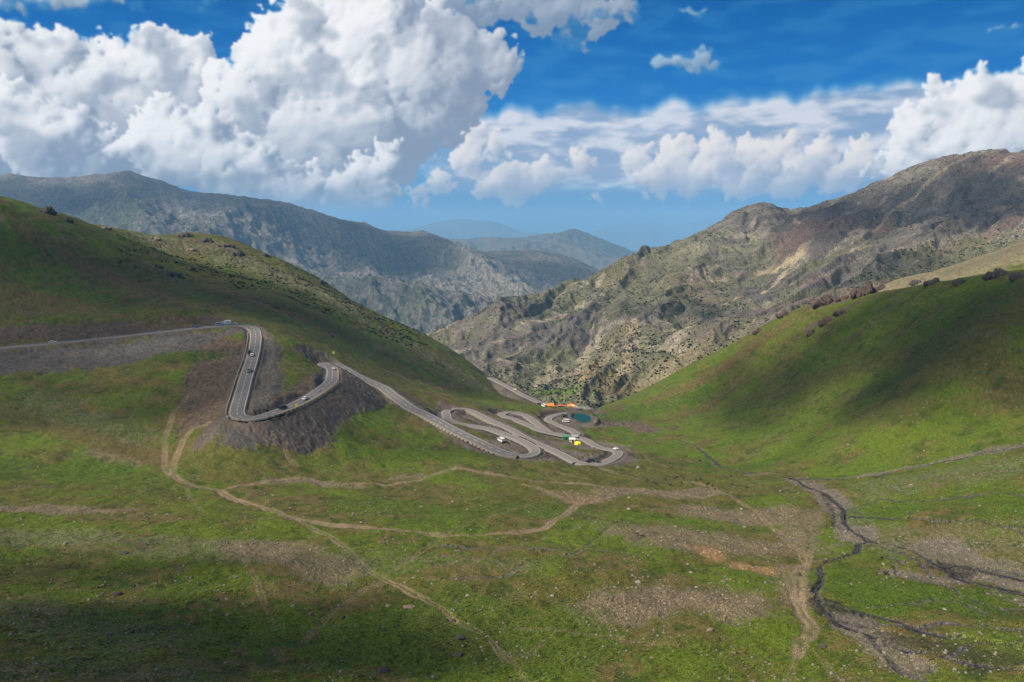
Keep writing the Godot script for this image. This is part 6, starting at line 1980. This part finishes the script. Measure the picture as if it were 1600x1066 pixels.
func nearest_gap(x: float, z: float) -> float:
	var best := 1e9
	var seg := road_lines.seg
	for k in road_lines.near(x, z):
		k *= 8
		var a := Vector2(seg[k], seg[k + 1])
		var b := Vector2(seg[k + 2], seg[k + 3])
		best = minf(best, Geometry2D.get_closest_point_to_segment(Vector2(x, z), a, b).distance_to(Vector2(x, z)))
	return best


func scatter_shrubs(rng: RandomNumberGenerator) -> void:
	var leaf := paint(Color(0.075, 0.092, 0.036), 0.95)
	leaf.cull_mode = BaseMaterial3D.CULL_DISABLED
	leaf.metallic_specular = 0.1
	var kinds := [shrub_mesh(501), shrub_mesh(502), shrub_mesh(503)]
	# one by one on the left ridge, where they show largest
	var n := 0
	while n < 300:
		var u := rng.randf()
		var a := deg_to_rad(lerpf(-24.0, 0.5, u))
		var r := rng.randf_range(690.0, 900.0)
		var x := r * sin(a)
		var z := -r * cos(a)
		var zone := n_patch.get_noise_2d(x * 0.8, z * 0.8)
		if zone < 0.02 or road_lines.near(x, z).size():
			continue
		var o := put("shrub", kinds[n % 3], leaf)
		var size := rng.randf_range(0.6, 1.5)
		o.position = lie(Vector2(x, z))
		o.rotation.y = rng.randf() * TAU
		o.scale = Vector3(size * 1.25, size, size * 1.25)
		tag(o, "dark green low shrub among others on the left ridge", "shrub", "dark shrubs on the left ridge")
		n += 1
	var xf := []
	var tries := 0
	while xf.size() < 17000 and tries < 120000:
		tries += 1
		var a := deg_to_rad(rng.randf_range(-6.3, 39.0))
		var r := 930.0 * pow(2350.0 / 930.0, rng.randf())
		var x := r * sin(a)
		var z := -r * cos(a)
		var zone := n_zone.get_noise_2d(x, z) + n_vein.get_noise_2d(x, z) * 0.8
		if rng.randf() > smoothstep(-0.2, 0.4, zone + 0.4 * n_patch.get_noise_2d(x, z)) * 0.95 + 0.05:
			continue
		var size := 0.7 + 1.6 * pow(rng.randf(), 2.0)
		xf.append(Transform3D(Basis(Vector3.UP, rng.randf() * TAU).scaled(Vector3(size, size * 0.9, size)), Vector3(x, rock_at(x, z)[0], z)))
	tries = 0
	while xf.size() < 22000 and tries < 40000:
		tries += 1
		var a := deg_to_rad(rng.randf_range(-26.0, 0.5))
		var r := rng.randf_range(690.0, 930.0)
		var x := r * sin(a)
		var z := -r * cos(a)
		if n_patch.get_noise_2d(x * 0.8, z * 0.8) + 0.5 * rng.randf() < 0.2 or road_lines.near(x, z).size():
			continue
		var size := 0.35 + 0.7 * pow(rng.randf(), 2.0)
		xf.append(Transform3D(Basis(Vector3.UP, rng.randf() * TAU).scaled(Vector3(size, size * 0.9, size)), Vector3(x, ground_at(x, z, false)[0], z)))
	scatter("shrubs", kinds[0], leaf, xf, "dark shrubs dotted over the rocky mountain and the left ridge")


func build_tents() -> void:
	var cloth := {"orange": Color(0.78, 0.2, 0.025), "red": Color(0.5, 0.09, 0.03), "cream": Color(0.6, 0.5, 0.35), "green": Color(0.01, 0.2, 0.09), "white": Color(0.62, 0.58, 0.5), "grey": Color(0.26, 0.28, 0.32), "yellow": Color(0.75, 0.62, 0.02), "brown": Color(0.12, 0.085, 0.06)}
	var wood := paint(Color(0.16, 0.11, 0.07), 0.8)
	var dark := paint(Color(0.02, 0.018, 0.015), 0.9)
	var pale := paint(Color(0.72, 0.62, 0.48), 0.85)
	for t in TENTS:
		var kind: String = t[1]
		var o := Node3D.new()
		o.name = "stone_hut" if kind == "hut" else "stall" if kind == "stall" else "awning" if kind == "low" else "tent"
		add_child(o, true)
		o.position = lie(t[0])
		tag(o, t[3], str(o.get_meta("category", "hut" if kind == "hut" else "stall" if kind == "stall" else "awning" if kind == "low" else "tent")), "tents and stalls by the road")
		var m := paint(cloth[t[2]], 0.85)
		m.cull_mode = BaseMaterial3D.CULL_DISABLED
		var w := 2.2
		var d := 1.8
		var h := 2.4
		var eave := 1.5
		match kind:
			"ridge":
				w = 2.6; h = 2.5; eave = 0.9
			"low":
				w = 1.6; d = 1.3; h = 1.9; eave = 1.4
			"pagoda":
				w = 3.0; d = 2.6; h = 3.9; eave = 2.1
			"hut":
				w = 2.8; d = 1.8; h = 2.2; eave = 1.8
			"stall":
				w = 1.7; d = 1.6; h = 2.5; eave = 1.9
			"dome":
				w = 2.2; d = 2.0; h = 2.1
		if kind == "dome":
			var st := SurfaceTool.new()
			st.begin(Mesh.PRIMITIVE_TRIANGLES)
			for j in 6:
				for i in 16:
					var q := []
					for c in [[i, j], [i + 1, j], [i + 1, j + 1], [i, j + 1]]:
						var a: float = TAU * c[0] / 16.0
						var b: float = PI * 0.5 * c[1] / 6.0
						var sag := 1.0 - 0.05 * absf(sin(a * 4.0)) * cos(b)
						q.append(Vector3(cos(a) * cos(b) * w * sag, sin(b) * h, sin(a) * cos(b) * d * sag))
					add_face(st, q, Vector3(0, 0.3, 0))
			st.generate_normals()
			put("canopy", st.commit(), m, o)
			put("door", convex([[Vector3(-0.5, 0.02, d + 0.03), Vector3(0.5, 0.02, d + 0.03), Vector3(0.35, 1.25, d * 0.82 + 0.05), Vector3(-0.35, 1.25, d * 0.82 + 0.05)]], Vector3.ZERO), dark, o)
			for a in 4:
				put("peg", cyl(0.03, 0.3, 6), wood, o).position = Vector3(cos(a * PI / 2 + 0.78) * w * 1.05, 0.1, sin(a * PI / 2 + 0.78) * d * 1.05)
			continue
		var c := [Vector3(-w, eave, -d), Vector3(w, eave, -d), Vector3(w, eave, d), Vector3(-w, eave, d)]
		if kind == "pagoda":
			var tip := Vector3(0, h, 0)
			for i in 4:
				var a: Vector3 = c[i] * Vector3(1.06, 1, 1.06)
				var b: Vector3 = c[(i + 1) % 4] * Vector3(1.06, 1, 1.06)
				var waist_a := a.lerp(tip, 0.55) - Vector3(0, 0.3, 0)
				var waist_b := b.lerp(tip, 0.55) - Vector3(0, 0.3, 0)
				var mid_a := a.lerp(b, 0.5)
				var mid_w := waist_a.lerp(waist_b, 0.5)
				put("roof_panel", convex([[a, mid_a, mid_w, waist_a]], Vector3(0, 0, 0)), pale if i % 2 == 0 else m, o)
				put("roof_panel", convex([[mid_a, b, waist_b, mid_w], [waist_a, waist_b, tip]], Vector3(0, 0, 0)), m, o)
		else:
			var r0 := Vector3(-w * 1.06, h, 0)
			var r1 := Vector3(w * 1.06, h, 0)
			var lip := Vector3(0, -0.06, 0)
			for s: float in [-1.0, 1.0]:
				put("roof", convex([[Vector3(-w * 1.08, eave, s * d * 1.1) + lip, Vector3(w * 1.08, eave, s * d * 1.1) + lip, r1, r0]], Vector3.ZERO), m if kind != "hut" else paint(Color(0.1, 0.09, 0.08), 0.9), o)
				put("gable", convex([[Vector3(s * w, eave, -d), Vector3(s * w, eave, d), Vector3(s * w, h - 0.05, 0)]], Vector3.ZERO), m, o)
		for i in 4:
			var a: Vector3 = c[i]
			put("pole", cyl(0.05, eave, 8), wood, o).position = Vector3(a.x * 0.97, eave * 0.5, a.z * 0.97)
		if kind != "low":
			for i in 4:
				var a: Vector3 = c[i] * Vector3(0.94, 1, 0.94)
				var b: Vector3 = c[(i + 1) % 4] * Vector3(0.94, 1, 0.94)
				put("wall", convex([[Vector3(a.x, 0, a.z), Vector3(b.x, 0, b.z), b, a]], Vector3.ZERO), m, o)
			put("door", rounded_box(Vector3(0.9, minf(1.7, eave * 0.9), 0.05), 0.01), dark, o).position = Vector3(0.3, minf(1.7, eave * 0.9) * 0.5, d * 0.96)
		else:
			put("counter", rounded_box(Vector3(w * 1.6, 0.9, 0.5), 0.03), wood, o).position = Vector3(0, 0.45, d * 0.6)
